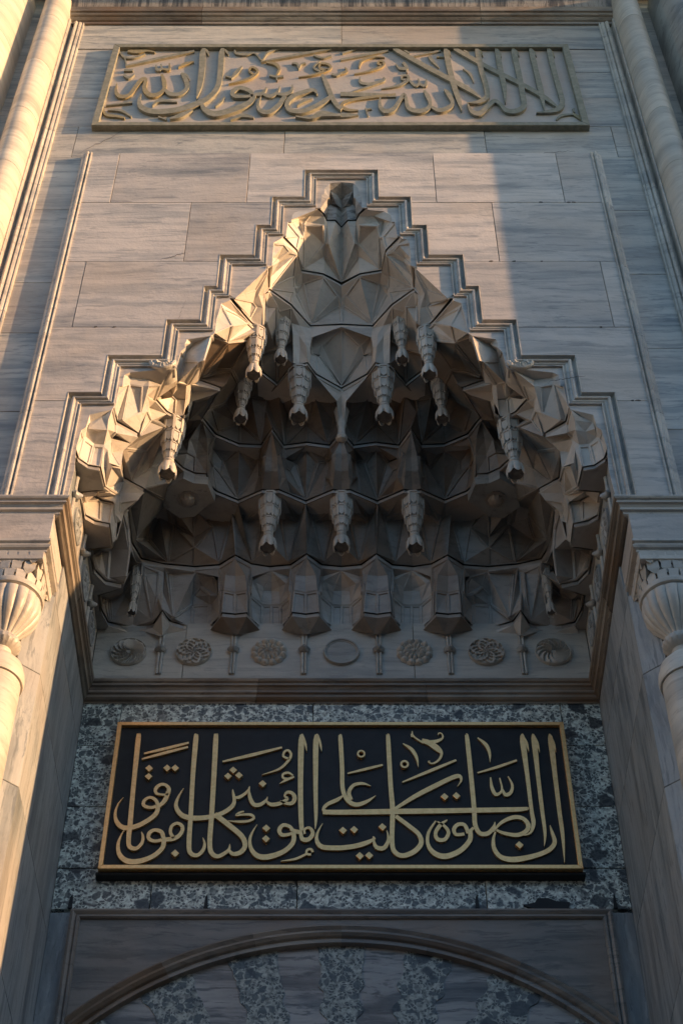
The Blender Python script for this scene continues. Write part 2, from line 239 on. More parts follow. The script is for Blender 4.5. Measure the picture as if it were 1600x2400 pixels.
CELLS=[
('bracket',0,[(-1.091,10.59,12.571),(-0.974,10.606,12.571),(-0.969,10.715,12.468),(-0.996,10.715,12.473),(-0.861,10.59,12.571),(-0.938,10.715,12.473),(-1.083,10.76,12.53),(-1.178,10.76,12.558),(-1.213,10.775,12.571),(-1.132,10.644,12.571),(-0.856,10.76,12.53),(-0.764,10.76,12.563),(-0.738,10.775,12.571)],[[0,1,2,3],[1,4,5,2],[0,3,6,7,8,9],[4,5,10,11,12]]),
('bracket',0,[(-0.452,10.584,12.571),(-0.327,10.606,12.571),(-0.327,10.715,12.468),(-0.354,10.715,12.473),(-0.202,10.584,12.571),(-0.296,10.715,12.473),(-0.438,10.76,12.53),(-0.532,10.76,12.558),(-0.557,10.775,12.571),(-0.211,10.76,12.53),(-0.117,10.76,12.563),(-0.086,10.764,12.571)],[[0,1,2,3],[1,4,5,2],[0,3,6,7,8],[4,5,9,10,11]]),
('bracket',0,[(-1.732,10.731,12.571),(-1.634,10.557,12.571),(-1.628,10.715,12.451),(-1.66,10.715,12.451),(-1.804,10.76,12.552),(-1.924,10.775,12.571),(-1.569,10.693,12.571),(-1.405,10.764,12.571),(-1.428,10.76,12.541),(-1.602,10.76,12.519),(-2.181,10.547,12.571),(-2.134,10.709,12.571),(-1.96,10.76,12.541),(-2.17,10.76,12.53),(-2.238,10.923,12.729),(-2.227,8.69,12.571),(-2.211,8.782,12.571),(-2.238,9.184,12.698),(-2.136,8.855,12.571),(-2.037,8.879,12.571),(-2.017,9.099,12.571),(-2.238,8.923,12.644),(-2.22,9.123,12.571),(-2.217,9.416,12.571),(-2.238,9.896,12.768),(-2.141,9.479,12.571),(-2.014,9.514,12.571),(-2.013,9.747,12.571),(-2.238,9.529,12.624),(-2.212,9.782,12.571),(-2.196,10.057,12.571),(-2.238,10.608,12.853),(-2.114,10.192,12.571),(-1.961,10.239,12.571),(-2.181,10.334,12.571),(-2.238,10.244,12.742)],[[0,1,2,3,4,5],[1,6,7,8,9,2],[10,11,5,12,13,14],[15,16,17],[16,18,17],[18,19,17],[19,20,17],[15,17,21],[22,23,24],[23,25,24],[25,26,24],[26,27,24],[22,24,28],[29,30,31],[30,32,31],[32,33,31],[33,34,31],[29,31,35],[34,10,14,31],[22,20,17],[29,27,24]]),
('block_cell',1,[(-1.978,8.69,13.21),(-1.983,8.69,13.178),(-2.167,8.69,13.105),(-2.163,8.743,13.065),(-2.068,8.726,13.115),(-2.179,8.69,12.93),(-2.192,8.818,12.958),(-2.174,8.754,12.989),(-2.095,8.796,13.002),(-2.013,8.778,13.002),(-2.01,8.734,13.084),(-2.127,8.867,12.926),(-2.043,8.877,12.926),(-2.214,8.69,12.888),(-2.203,8.787,12.894),(-2.128,8.87,12.9),(-2.195,8.791,12.887),(-2.04,8.88,12.9),(-2.23,8.69,12.63),(-2.227,8.69,12.631),(-2.208,8.789,12.627),(-2.135,8.858,12.627),(-2.04,8.877,12.627),(-2.211,8.782,12.631),(-2.136,8.855,12.631),(-2.037,8.879,12.631)],[[0,1,2,3,4],[2,5,6,3],[1,4,3,7,8,9,10],[3,6,7],[6,11,8,7],[11,12,9,8],[5,13,14,6],[14,6,11,15,16],[11,12,17,15],[13,18,19,20,16,14],[16,15,21,20],[15,17,22,21],[19,23,20],[23,20,21,24],[24,21,22,25]]),
('arch_cell',1,[(-1.978,8.69,13.21),(-1.958,8.881,13.21),(-1.951,8.886,13.099),(-2.001,8.933,13.07),(-2.013,8.778,13.002),(-2.01,8.734,13.084),(-1.983,8.69,13.178),(-1.782,9.018,13.21),(-1.844,9.049,13.158),(-1.994,8.98,13.179),(-2.008,8.903,12.882),(-2.043,8.877,12.926),(-2.018,9.006,12.688),(-2.037,8.879,12.631),(-2.04,8.88,12.9),(-1.874,9.06,13.111),(-1.91,9.073,13.085),(-1.991,9.042,13.029),(-1.905,9.069,12.855),(-1.944,9.014,12.815),(-1.981,8.934,12.744),(-1.952,8.938,12.709),(-2.014,9.104,12.636),(-2.017,9.099,12.631),(-1.951,9.195,13.21)],[[0,1,2,3,4,5,6],[1,7,8,9,2],[4,3,10,11],[11,10,12,13,14],[2,9,3],[9,8,15,16,17,3],[10,3,17,18,19,20],[10,20,21,22,12],[13,12,22,23],[8,7,24,16],[17,16,24,18]]),
('side_cell',1,[(-2.017,9.099,12.631),(-2.014,9.104,12.636),(-1.952,8.938,12.709),(-1.905,9.069,12.855),(-1.952,9.518,13.21),(-1.98,9.487,12.981),(-2.018,9.353,12.879),(-1.951,9.195,13.21),(-1.777,9.652,13.21),(-1.789,9.626,13.172),(-1.984,9.586,13.123),(-1.825,9.644,13.097),(-1.968,9.627,13.042),(-1.975,9.683,12.948),(-1.996,9.524,12.878),(-1.956,9.676,12.841),(-1.989,9.678,12.826),(-1.998,9.592,12.841),(-2.021,9.51,12.914),(-2.098,9.49,12.914),(-2.169,9.441,12.914),(-2.123,9.322,12.842),(-2.22,9.123,12.631),(-2.195,9.402,12.878),(-2.238,9.424,12.841),(-2.253,9.403,12.764),(-2.118,9.5,12.914),(-2.095,9.495,12.642),(-2.21,9.42,12.634),(-2.014,9.52,12.914),(-2.015,9.523,12.634),(-2.102,9.498,12.634),(-2.217,9.416,12.631),(-2.141,9.479,12.631),(-2.014,9.514,12.631),(-1.992,9.754,12.683),(-2.015,9.594,12.642),(-2.013,9.747,12.631),(-1.943,9.835,13.21),(-1.936,9.842,13.195),(-1.964,9.785,13.097)],[[0,1,2,3,4,5,6],[3,7,4],[4,8,9,10,5],[10,9,11,12],[5,10,12,13,14],[14,13,15,16,17],[6,5,14,18,19,20,21],[0,6,21,22],[22,21,20,23,24,25],[23,26,27,28,24],[26,29,30,31],[32,25,24,28],[32,28,27,33],[33,27,30,34],[29,14,17,16,35,36,30],[34,30,36,35,37],[8,38,39,11,9],[12,11,39,40,15,13]]),
('side_panel',1,[(-1.956,9.676,12.841),(-1.964,9.785,13.097),(-1.93,9.965,13.07),(-1.901,10.042,12.864),(-1.918,10.148,12.637),(-1.957,10.241,12.637),(-2.094,10.184,12.637),(-2.093,10.077,12.903),(-1.992,9.754,12.683),(-2.17,10.067,12.903),(-2.212,9.782,12.631),(-2.013,9.747,12.631),(-2.171,10.065,12.637),(-2.229,10.057,12.823),(-2.196,10.057,12.631),(-2.114,10.192,12.631),(-1.961,10.239,12.631),(-1.936,9.842,13.195),(-1.943,9.835,13.21),(-1.945,10.287,13.21),(-1.87,10.5,13.21),(-1.912,10.488,13.184)],[[0,1,2,3,4,5,6,7,8],[8,7,9,10,11],[7,6,12,13,9],[10,13,12,14],[14,12,6,15],[15,6,5,16],[17,18,19,20,21,3,2,1]]),
('niche_cell',1,[(-0.831,10.649,13.177),(-0.658,10.598,13.198),(-0.733,10.699,13.089),(-0.792,10.65,13.078),(-0.836,10.644,13.106),(-0.736,10.744,12.904),(-0.84,10.679,12.957),(-0.658,10.743,13.078),(-0.737,10.721,13.049),(-0.653,10.75,12.904),(-0.736,10.759,12.891),(-0.843,10.688,12.937),(-0.653,10.759,12.891),(-0.734,10.767,12.616),(-0.814,10.733,12.676),(-0.644,10.767,12.616),(-0.486,10.66,13.177),(-0.581,10.699,13.089),(-0.52,10.65,13.078),(-0.472,10.644,13.106),(-0.573,10.744,12.904),(-0.47,10.679,12.957),(-0.577,10.721,13.049),(-0.573,10.759,12.891),(-0.465,10.688,12.937),(-0.562,10.767,12.616),(-0.484,10.733,12.676)],[[0,1,2,3,4],[4,3,5,6],[3,2,1,7,8,5],[8,7,9,5],[6,5,10,11],[5,9,12,10],[11,10,13,14],[10,12,15,13],[16,1,17,18,19],[19,18,20,21],[18,17,1,7,22,20],[22,7,9,20],[21,20,23,24],[20,9,12,23],[24,23,25,26],[23,12,15,25]]),
('niche_cell',1,[(-0.173,10.649,13.177),(0.0,10.598,13.198),(-0.076,10.699,13.089),(-0.136,10.65,13.078),(-0.18,10.644,13.106),(-0.084,10.744,12.904),(-0.187,10.679,12.957),(0.0,10.743,13.078),(-0.08,10.721,13.049),(0.0,10.75,12.904),(-0.084,10.759,12.891),(-0.191,10.688,12.937),(0.0,10.759,12.891),(-0.09,10.767,12.616),(-0.169,10.733,12.676),(0.0,10.767,12.616)],[[0,1,2,3,4],[4,3,5,6],[3,2,1,7,8,5],[8,7,9,5],[6,5,10,11],[5,9,12,10],[11,10,13,14],[10,12,15,13]]),
('block_cell',1,[(-0.995,10.452,13.21),(-1.082,10.537,13.072),(-0.992,10.559,13.084),(-0.895,10.537,13.072),(-0.982,10.56,12.87),(-1.083,10.533,12.87),(-0.874,10.533,12.87),(-0.981,10.569,12.857),(-1.087,10.542,12.857),(-0.87,10.542,12.857),(-0.974,10.606,12.631),(-1.091,10.59,12.631),(-0.861,10.59,12.631),(-1.153,10.576,13.21),(-1.155,10.603,13.121),(-1.14,10.565,12.87),(-1.123,10.553,12.857),(-1.123,10.666,12.635),(-0.843,10.565,13.21),(-0.836,10.603,13.121),(-0.828,10.565,12.87),(-0.843,10.553,12.857),(-0.834,10.666,12.635)],[[0,1,2],[0,2,3],[1,2,4,5],[2,3,6,4],[5,4,7,8],[4,6,9,7],[8,7,10,11],[7,9,12,10],[0,13,14,15,16,17,11,8,5,1],[0,18,19,20,21,22,12,9,6,3]]),
('block_cell',1,[(-0.327,10.436,13.21),(-0.426,10.537,13.072),(-0.335,10.559,13.084),(-0.239,10.537,13.072),(-0.331,10.56,12.87),(-0.433,10.533,12.87),(-0.224,10.533,12.87),(-0.331,10.569,12.857),(-0.437,10.542,12.857),(-0.22,10.542,12.857),(-0.327,10.606,12.631),(-0.452,10.584,12.631),(-0.202,10.584,12.631),(-0.482,10.576,13.21),(-0.496,10.603,13.121),(-0.489,10.565,12.87),(-0.473,10.553,12.857),(-0.478,10.666,12.635),(-0.181,10.576,13.21),(-0.173,10.649,13.177),(-0.177,10.565,12.87),(-0.193,10.553,12.857),(-0.188,10.666,12.635)],[[0,1,2],[0,2,3],[1,2,4,5],[2,3,6,4],[5,4,7,8],[4,6,9,7],[8,7,10,11],[7,9,12,10],[0,13,14,15,16,17,11,8,5,1],[0,18,19,20,21,22,12,9,6,3]]),
('arch_rim',1,[(-0.843,10.565,13.21),(-0.679,10.598,13.21),(-0.658,10.598,13.198),(-0.831,10.649,13.177),(-0.836,10.603,13.121),(-0.482,10.576,13.21),(-0.486,10.66,13.177),(-0.836,10.644,13.106),(-0.84,10.679,12.957),(-0.828,10.565,12.87),(-0.472,10.644,13.106),(-0.47,10.679,12.957),(-0.473,10.553,12.857),(-0.843,10.688,12.937),(-0.814,10.733,12.676),(-0.834,10.666,12.635),(-0.843,10.553,12.857),(-0.465,10.688,12.937),(-0.484,10.733,12.676),(-0.478,10.666,12.635),(-0.181,10.576,13.21),(0.0,10.598,13.21),(0.0,10.598,13.198),(-0.173,10.649,13.177),(-0.18,10.644,13.106),(-0.187,10.679,12.957),(-0.177,10.565,12.87),(-0.191,10.688,12.937),(-0.169,10.733,12.676),(-0.188,10.666,12.635),(-0.193,10.553,12.857),(-0.734,10.767,12.616),(-0.738,10.775,12.631),(-0.562,10.767,12.616),(-0.557,10.775,12.631),(-0.09,10.767,12.616),(-0.086,10.764,12.631),(-0.644,10.767,12.616),(0.0,10.767,12.616),(0.0,10.764,12.631)],[[0,1,2,3,4],[1,5,6,2],[4,3,7,8,9],[6,10,11,12],[9,8,13,14,15,16],[12,11,17,18,19],[20,21,22,23],[23,24,25,26],[26,25,27,28,29,30],[15,14,31,32],[19,18,33,34],[29,28,35,36],[32,31,37,33,34],[36,35,38,39]]),
('corner_cell',1,[(-1.383,10.598,13.21),(-1.153,10.576,13.21),(-1.155,10.603,13.121),(-1.21,10.65,13.184),(-1.369,10.613,13.203),(-1.168,10.677,13.142),(-1.163,10.727,13.007),(-1.234,10.716,13.007),(-1.33,10.727,13.119),(-1.402,10.788,13.067),(-1.24,10.807,12.953),(-1.396,10.818,12.953),(-1.14,10.565,12.87),(-1.123,10.553,12.857),(-1.135,10.677,12.691),(-1.215,10.766,12.637),(-1.38,10.779,12.628),(-1.123,10.666,12.635),(-1.213,10.775,12.631),(-1.132,10.644,12.631),(-1.405,10.764,12.631),(-1.531,10.661,12.646),(-1.612,10.64,13.203),(-1.658,10.565,13.21),(-1.569,10.693,12.631),(-1.634,10.557,12.631),(-1.674,10.646,12.974),(-1.68,10.596,13.184),(-1.87,10.5,13.21),(-1.705,10.577,13.164),(-1.85,10.515,13.184),(-1.695,10.623,12.863),(-1.737,10.706,12.637),(-1.856,10.563,13.119),(-1.905,10.68,12.779),(-1.674,10.66,12.673),(-1.732,10.731,12.631),(-1.922,10.768,12.628),(-2.11,10.706,12.637),(-1.924,10.775,12.631),(-2.134,10.709,12.631),(-2.04,10.704,13.007),(-1.961,10.239,12.631),(-1.971,10.55,13.164),(-2.155,10.687,12.901),(-2.181,10.547,12.631),(-2.193,10.623,12.862),(-2.181,10.334,12.631)],[[0,1,2,3,4],[4,3,5,6,7,8],[4,8,9],[8,7,10,11,9],[7,6,12,13,14,15,10],[10,11,16,15],[17,14,13],[18,15,14,17,19],[20,16,15,18],[0,4,21,22,23],[4,9,11,21],[21,11,16,20,24],[22,21,24,25,26,27,23],[28,23,27,29,30],[30,29,31,32,33],[33,32,34],[29,27,26,25,35,31],[31,35,36,32],[34,32,37],[34,37,38],[39,37,32,36],[40,38,37,39],[28,30,33,41,42,43],[33,34,38,44,41],[44,38,40,45,46],[42,41,44,46,47],[46,47,45]]),
('niche_cell',2,[(-1.954,8.69,13.516),(-1.961,8.69,13.252),(-1.978,8.69,13.27),(-1.958,8.881,13.27),(-1.912,8.881,13.27),(-1.877,8.75,13.636),(-1.926,8.69,13.689),(-1.931,8.69,13.618),(-1.926,8.69,13.528),(-1.877,8.742,13.722),(-1.768,8.913,13.425),(-1.761,8.773,13.636),(-1.721,8.779,13.741),(-1.694,8.69,13.76),(-1.881,8.69,13.728),(-1.794,9.052,13.308),(-1.782,9.018,13.27),(-1.719,8.936,13.493),(-1.698,9.096,13.559),(-1.773,9.054,13.274),(-1.72,8.914,13.61),(-1.732,8.852,13.583),(-1.712,8.773,13.636),(-1.615,8.835,13.741),(-1.527,8.69,13.773),(-1.684,9.04,13.763),(-1.498,8.69,13.763),(-1.589,9.181,13.763),(-1.739,9.097,13.753),(-1.664,9.264,13.781)],[[0,1,2,3,4,5],[6,7,8,0,5,9],[5,4,10,11],[5,11,12,9],[6,9,12,13,14],[4,10,15],[3,4,15,16],[10,17,18,19,15],[11,10,17,20,21,22],[11,22,12],[13,12,22,23,24],[24,23,25,26],[22,21,20,25,23],[20,25,27,28],[17,20,28],[28,27,29,18],[17,28,18]]),
('side_cell',2,[(-1.782,9.018,13.27),(-1.773,9.054,13.274),(-1.698,9.096,13.559),(-1.583,9.224,13.632),(-1.77,9.431,13.52),(-1.909,9.244,13.314),(-1.951,9.195,13.27),(-1.893,9.589,13.284),(-1.952,9.518,13.27),(-1.741,9.605,13.488),(-1.778,9.659,13.284),(-1.777,9.652,13.27),(-1.596,9.703,13.763),(-1.601,9.911,13.677),(-1.629,10.239,13.756),(-1.664,9.264,13.781),(-1.589,9.181,13.763),(-1.514,9.234,13.763),(-1.452,9.244,13.763)],[[0,1,2,3,4,5,6],[6,5,7,8],[5,4,7],[4,3,9,7],[7,9,10,11,8],[3,12,9],[9,12,13,10],[10,13,14,11],[3,15,2],[15,16,17,18,12,3]]),
('back_cell',2,[(-1.943,9.835,13.27),(-1.777,9.652,13.27),(-1.629,10.239,13.756),(-1.767,10.396,13.816),(-1.914,10.288,13.29),(-1.945,10.287,13.27),(-1.604,10.495,13.742),(-1.635,10.572,13.29),(-1.844,10.55,13.587),(-1.848,10.524,13.29),(-1.87,10.5,13.27),(-1.658,10.565,13.27),(-1.405,10.33,13.801),(-1.402,10.523,13.587),(-1.39,10.498,13.424),(-1.387,10.616,13.29),(-1.383,10.598,13.27),(-1.229,10.465,13.676),(-1.155,10.567,13.29),(-1.297,10.434,13.816),(-1.153,10.576,13.27),(-1.075,10.474,13.768)],[[0,1,2,3,4],[0,4,5],[2,6,7,8,3],[4,8,7],[4,7,9],[5,4,9,10],[10,9,7,11],[3,8,4],[2,12,13,6],[6,14,7],[6,13,14],[7,14,15],[11,7,15,16],[13,17,14],[14,18,15],[14,17,18],[12,19,17,13],[16,15,18,20],[19,21,18,17]]),
('niche_cell',2,[(-1.777,9.652,13.27),(-1.601,9.911,13.677),(-1.596,9.703,13.763),(-1.478,9.851,13.763),(-1.373,9.913,13.763),(-1.265,9.923,13.763),(-1.244,10.054,13.763),(-1.183,10.132,13.763),(-1.297,10.434,13.816),(-1.405,10.33,13.801),(-1.629,10.239,13.756),(-0.985,10.243,13.763),(-1.047,10.374,13.79),(-1.075,10.474,13.768),(-0.995,10.452,13.27),(-1.155,10.567,13.29),(-1.153,10.576,13.27),(-0.961,10.374,13.79),(-0.928,10.436,13.723),(-0.833,10.557,13.284),(-0.753,10.111,13.763),(-0.772,10.347,13.79),(-0.843,10.565,13.27),(-0.75,10.442,13.774),(-0.661,10.454,13.404),(-0.665,10.611,13.284),(-0.679,10.598,13.27),(-0.503,10.557,13.284),(-0.482,10.576,13.27),(-0.586,10.442,13.774),(-0.673,10.132,13.763),(-0.584,10.348,13.79),(-0.591,10.111,13.763),(-0.413,10.436,13.724),(-0.342,10.254,13.763),(-0.393,10.364,13.79)],[[0,1,2,3,4,5,6,7,8,9,10],[8,7,11,12,13],[13,12,14,15],[16,15,14],[11,17,18,19,14,12],[11,20,21,18,17],[14,19,22],[18,21,23,19],[19,23,24],[19,24,25],[22,19,25,26],[24,27,25],[26,25,27,28],[24,29,27],[23,21,30,31,29],[23,29,24],[20,30,21],[30,32,31],[29,31,33,27],[31,32,34,35,33]]),
('niche_cell',2,[(-0.413,10.436,13.724),(-0.393,10.364,13.79),(-0.342,10.254,13.763),(-0.327,10.436,13.27),(-0.503,10.557,13.284),(-0.482,10.576,13.27),(-0.294,10.364,13.79),(-0.262,10.436,13.724),(-0.165,10.557,13.284),(-0.181,10.576,13.27),(-0.081,10.111,13.763),(-0.094,10.348,13.79),(-0.074,10.442,13.774),(0.0,10.454,13.404),(0.0,10.611,13.284),(0.0,10.598,13.27),(0.0,10.132,13.763),(0.0,10.442,13.774)],[[0,1,2,3,4],[4,3,5],[2,6,7,8,3],[3,8,9],[2,10,11,7,6],[7,11,12,8],[8,12,13],[8,13,14],[9,8,14,15],[10,16,17,12,11],[12,17,13]]),
('niche_cell',3,[(-1.173,8.699,14.329),(-1.197,8.69,14.303),(-1.237,8.678,13.895),(-1.318,9.054,14.329),(-1.213,8.79,14.329),(-1.408,8.69,14.248),(-1.353,8.771,14.291),(-1.313,8.752,14.291),(-1.423,8.69,14.18),(-1.418,8.69,14.112),(-1.421,8.802,14.219),(-1.279,8.739,13.961),(-1.442,8.69,14.072),(-1.432,8.818,14.141),(-1.439,8.837,14.113),(-1.452,8.69,14.052),(-1.476,8.69,13.806),(-1.498,8.69,13.823),(-1.491,8.952,13.928),(-1.469,8.903,13.992),(-1.412,9.035,14.008),(-1.29,8.823,13.993),(-1.352,9.235,14.329)],[[0,1,2,3,4],[1,5,6,7],[5,8,9,10,6],[10,11,6],[6,11,7],[7,11,1],[1,11,2],[9,12,13,10],[10,13,11],[13,14,11],[12,15,16,17,18,19,14,13],[14,19,18,11],[18,20,21,11],[2,11,21,22,3]]),
('block_cell',3,[(-1.498,8.69,13.823),(-1.684,9.04,13.823),(-1.671,9.057,13.854),(-1.63,9.018,14.005),(-1.593,9.046,14.063),(-1.491,8.952,13.928),(-1.656,9.056,13.867),(-1.655,9.159,14.005),(-1.55,9.136,13.988),(-1.513,9.17,13.987),(-1.474,9.054,14.035),(-1.433,9.166,13.976),(-1.423,9.064,14.035),(-1.412,9.035,14.008),(-1.512,9.171,13.976),(-1.516,9.233,13.818),(-1.583,9.189,13.818),(-1.434,9.176,13.976),(-1.447,9.248,13.818),(-1.589,9.181,13.823),(-1.514,9.234,13.823),(-1.452,9.244,13.823),(-1.389,9.081,14.092),(-1.405,9.215,13.976),(-1.433,9.234,13.915),(-1.352,9.235,14.329),(-1.29,8.823,13.993)],[[0,1,2,3,4,5],[3,6,7],[3,7,8,4],[4,8,9,10,5],[9,11,12,10],[10,12,13,5],[1,2,7,8,14,15,16],[14,17,18,15],[1,16,19],[19,16,15,20],[20,15,18,21],[11,12,22,23,24,18],[13,12,22,25,26]]),
('arch_cell',3,[(-1.352,9.235,14.329),(-1.389,9.081,14.092),(-1.402,9.272,14.232),(-1.149,9.319,14.31),(-1.132,9.335,14.329),(-1.219,9.332,14.254),(-1.391,9.345,14.183),(-1.405,9.215,13.976),(-1.425,9.367,14.027)],[[0,1,2,3,4],[2,3,5,6],[2,7,8,6],[1,7,2]]),
('back_cell',3,[(-1.132,9.335,14.329),(-1.149,9.319,14.31),(-1.219,9.332,14.254),(-1.309,9.594,14.382),(-1.332,9.673,14.329),(-1.391,9.345,14.183),(-1.463,9.618,14.245),(-1.425,9.367,14.027),(-1.447,9.248,13.818),(-1.452,9.244,13.823),(-1.521,9.675,14.154),(-1.554,9.814,14.201),(-1.596,9.703,13.823),(-1.532,9.896,14.28),(-1.335,9.706,14.376)],[[0,1,2,3,4],[2,5,6,3],[5,7,8,9,10,6],[9,10,11,12],[6,10,13,14],[3,6,14,4]]),
('lantern_cell',3,[(-1.332,9.673,14.329),(-1.335,9.706,14.376),(-1.532,9.896,14.28),(-1.438,9.767,14.154),(-1.554,9.814,14.201),(-1.521,9.675,14.154),(-1.362,9.786,14.166),(-1.28,9.766,14.166),(-1.455,9.806,14.026),(-1.557,9.811,14.026),(-1.374,9.867,14.026),(-1.273,9.867,14.026),(-1.455,9.81,14.012),(-1.564,9.81,14.012),(-1.376,9.866,14.004),(-1.271,9.866,14.004),(-1.376,9.919,13.825),(-1.481,9.862,13.825),(-1.592,9.718,13.825),(-1.268,9.939,13.825),(-1.596,9.703,13.823),(-1.478,9.851,13.823),(-1.373,9.913,13.823),(-1.265,9.923,13.823),(-1.254,9.893,14.026),(-1.236,9.896,14.207),(-1.211,9.885,14.329),(-1.244,10.054,13.823)],[[0,1,2,3],[4,2,5],[1,3,6,7],[2,3,8,9,4],[3,6,10,8],[6,7,11,10],[9,8,12,13],[8,10,14,12],[10,11,15,14],[13,12,14,16,17,18],[14,15,19,16],[20,18,17,21],[21,17,16,22],[22,16,19,23],[0,7,11,24,25,26],[15,11,24,27,23]]),
('star_cell',3,[(-1.211,9.885,14.329),(-1.236,9.896,14.207),(-1.23,10.025,14.35),(-0.995,10.042,14.359),(-0.99,10.005,14.329),(-1.143,10.13,14.263),(-1.254,9.893,14.026),(-1.231,10.103,14.157),(-1.153,10.168,14.113),(-1.244,10.054,13.823),(-1.182,10.149,13.839),(-0.987,10.245,13.839),(-1.183,10.132,13.823),(-0.985,10.243,13.823),(-0.853,10.23,14.262),(-0.783,10.015,14.329),(-0.812,10.16,14.341),(-0.799,10.136,14.015),(-0.835,10.202,13.839),(-0.753,10.111,13.823)],[[0,1,2,3,4],[2,3,5],[1,6,7,8,5,2],[9,6,7,10],[7,8,11,10],[9,10,12],[12,10,11,13],[5,8,11],[3,14,11],[4,15,16,14,3],[14,16,17,18,11],[13,11,18,19]]),
('star_kite',3,[(-1.143,10.13,14.263),(-0.995,10.042,14.359),(-0.987,10.245,13.839)],[[0,1,2]]),
('pendant_block',3,[(-0.783,10.015,14.329),(-0.67,9.817,14.329),(-0.722,9.935,14.091),(-0.75,9.946,14.091),(-0.812,10.16,14.341),(-0.665,9.944,14.103),(-0.611,9.935,14.091),(-0.666,10.005,13.957),(-0.727,9.994,13.957),(-0.605,9.994,13.957),(-0.727,10.0,13.945),(-0.666,10.016,13.945),(-0.673,10.132,13.823),(-0.753,10.111,13.823),(-0.605,10.0,13.945),(-0.591,10.111,13.823),(-0.555,10.021,14.329),(-0.548,10.049,14.202),(-0.579,9.935,14.091),(-0.76,10.054,13.915),(-0.799,10.136,14.015),(-0.835,10.202,13.839),(-0.569,10.054,13.915),(-0.528,10.054,13.915)],[[0,1,2,3,4],[1,5,2],[1,6,5],[2,5,7,8],[5,6,9,7],[10,11,12,13],[11,14,15,12],[8,7,11,10],[7,9,14,11],[1,16,17,18,6],[4,3,19,20],[20,19,13,21],[3,2,8,19],[19,8,10,13],[6,18,22,9],[14,9,22,15],[18,17,23,22]]),
('star_cell',3,[(-0.555,10.021,14.329),(-0.335,9.984,14.329),(-0.336,10.042,14.359),(-0.452,10.151,14.263),(-0.54,10.147,14.311),(-0.548,10.049,14.202),(-0.487,10.163,14.165),(-0.531,10.119,14.157),(-0.343,10.25,13.839),(-0.492,10.192,13.839),(-0.528,10.054,13.915),(-0.591,10.111,13.823),(-0.569,10.054,13.915),(-0.342,10.254,13.823),(-0.228,10.151,14.263),(-0.12,10.021,14.329),(-0.137,10.163,14.311),(-0.156,10.177,14.066),(-0.179,10.192,13.839),(-0.081,10.111,13.823)],[[0,1,2,3,4,5],[4,3,6,7,5],[7,6,8,9,10,5],[11,12,10,9],[11,9,8,13],[6,3,8],[2,14,8],[1,15,16,14,2],[14,16,17,18,8],[13,8,18,19]]),
('star_kite',3,[(-0.452,10.151,14.263),(-0.336,10.042,14.359),(-0.343,10.25,13.839)],[[0,1,2]]),
('pendant_block',3,[(-0.12,10.021,14.329),(0.0,9.853,14.329),(-0.053,9.903,14.103),(-0.09,9.925,14.091),(-0.137,10.163,14.311),(0.0,9.917,14.108),(0.0,9.994,13.957),(-0.061,9.979,13.957),(0.0,10.0,13.945),(-0.065,9.985,13.945),(0.0,10.132,13.823),(-0.081,10.111,13.823),(-0.106,10.054,13.915),(-0.156,10.177,14.066),(-0.179,10.192,13.839)],[[0,1,2,3,4],[1,5,2],[2,5,6,7],[7,6,8,9],[9,8,10,11],[4,3,12,13],[3,2,7,12],[12,7,9,11],[13,12,11,14]]),
('niche_cell',4,[(-1.053,8.69,14.913),(-1.051,8.69,14.892),(-1.114,8.69,14.87),(-1.132,8.69,14.834),(-1.105,8.731,14.824),(-0.977,8.856,14.896),(-0.881,8.956,14.913),(-1.008,8.776,14.597),(-1.137,8.69,14.776),(-1.158,8.69,14.59),(-1.164,8.69,14.345),(-1.173,8.699,14.389),(-1.059,8.933,14.531),(-1.213,8.814,14.463),(-0.842,9.005,14.913),(-0.753,9.029,14.913),(-0.869,9.101,14.811)],[[0,1,2,3,4,5,6],[4,7,6,5],[3,8,9,10,7,4],[11,10,7,12,13],[7,6,14,15,16,12]]),
('back_cell',4,[(-1.213,8.814,14.463),(-1.059,8.933,14.531),(-1.304,9.225,14.426),(-1.318,9.054,14.389),(-1.198,9.303,14.619),(-0.869,9.101,14.811),(-1.052,9.384,14.731),(-1.091,9.324,14.426),(-1.334,9.264,14.426),(-1.352,9.235,14.389),(-1.132,9.335,14.389),(-0.753,9.029,14.913),(-0.79,9.545,14.913),(-0.889,9.818,14.892),(-1.001,9.581,14.779),(-1.122,9.692,14.617),(-1.24,9.695,14.517),(-1.332,9.673,14.389)],[[0,1,2,3],[1,4,2],[1,5,6,4],[2,4,6,7,8],[3,2,8,9],[9,8,7,10],[5,11,12,13,14,6],[7,6,14,15,16,17],[10,7,17]]),
('star_cell',4,[(-1.332,9.673,14.389),(-1.24,9.695,14.517),(-1.18,9.904,14.444),(-1.211,9.885,14.389),(-1.122,9.692,14.617),(-1.001,10.045,14.752),(-0.991,10.04,14.444),(-0.99,10.005,14.389),(-0.799,10.019,14.444),(-0.783,10.015,14.389),(-1.001,9.581,14.779),(-0.889,9.818,14.892),(-0.736,9.874,14.924),(-0.747,9.883,14.754),(-0.67,9.817,14.389),(-0.79,9.545,14.913),(-0.635,9.7,14.913)],[[0,1,2,3],[1,4,5,2],[2,5,6],[3,2,6,7],[5,8,6],[7,6,8,9],[4,10,11,5],[5,11,8],[11,12,13,8],[8,13,14,9],[15,16,12,11]]),
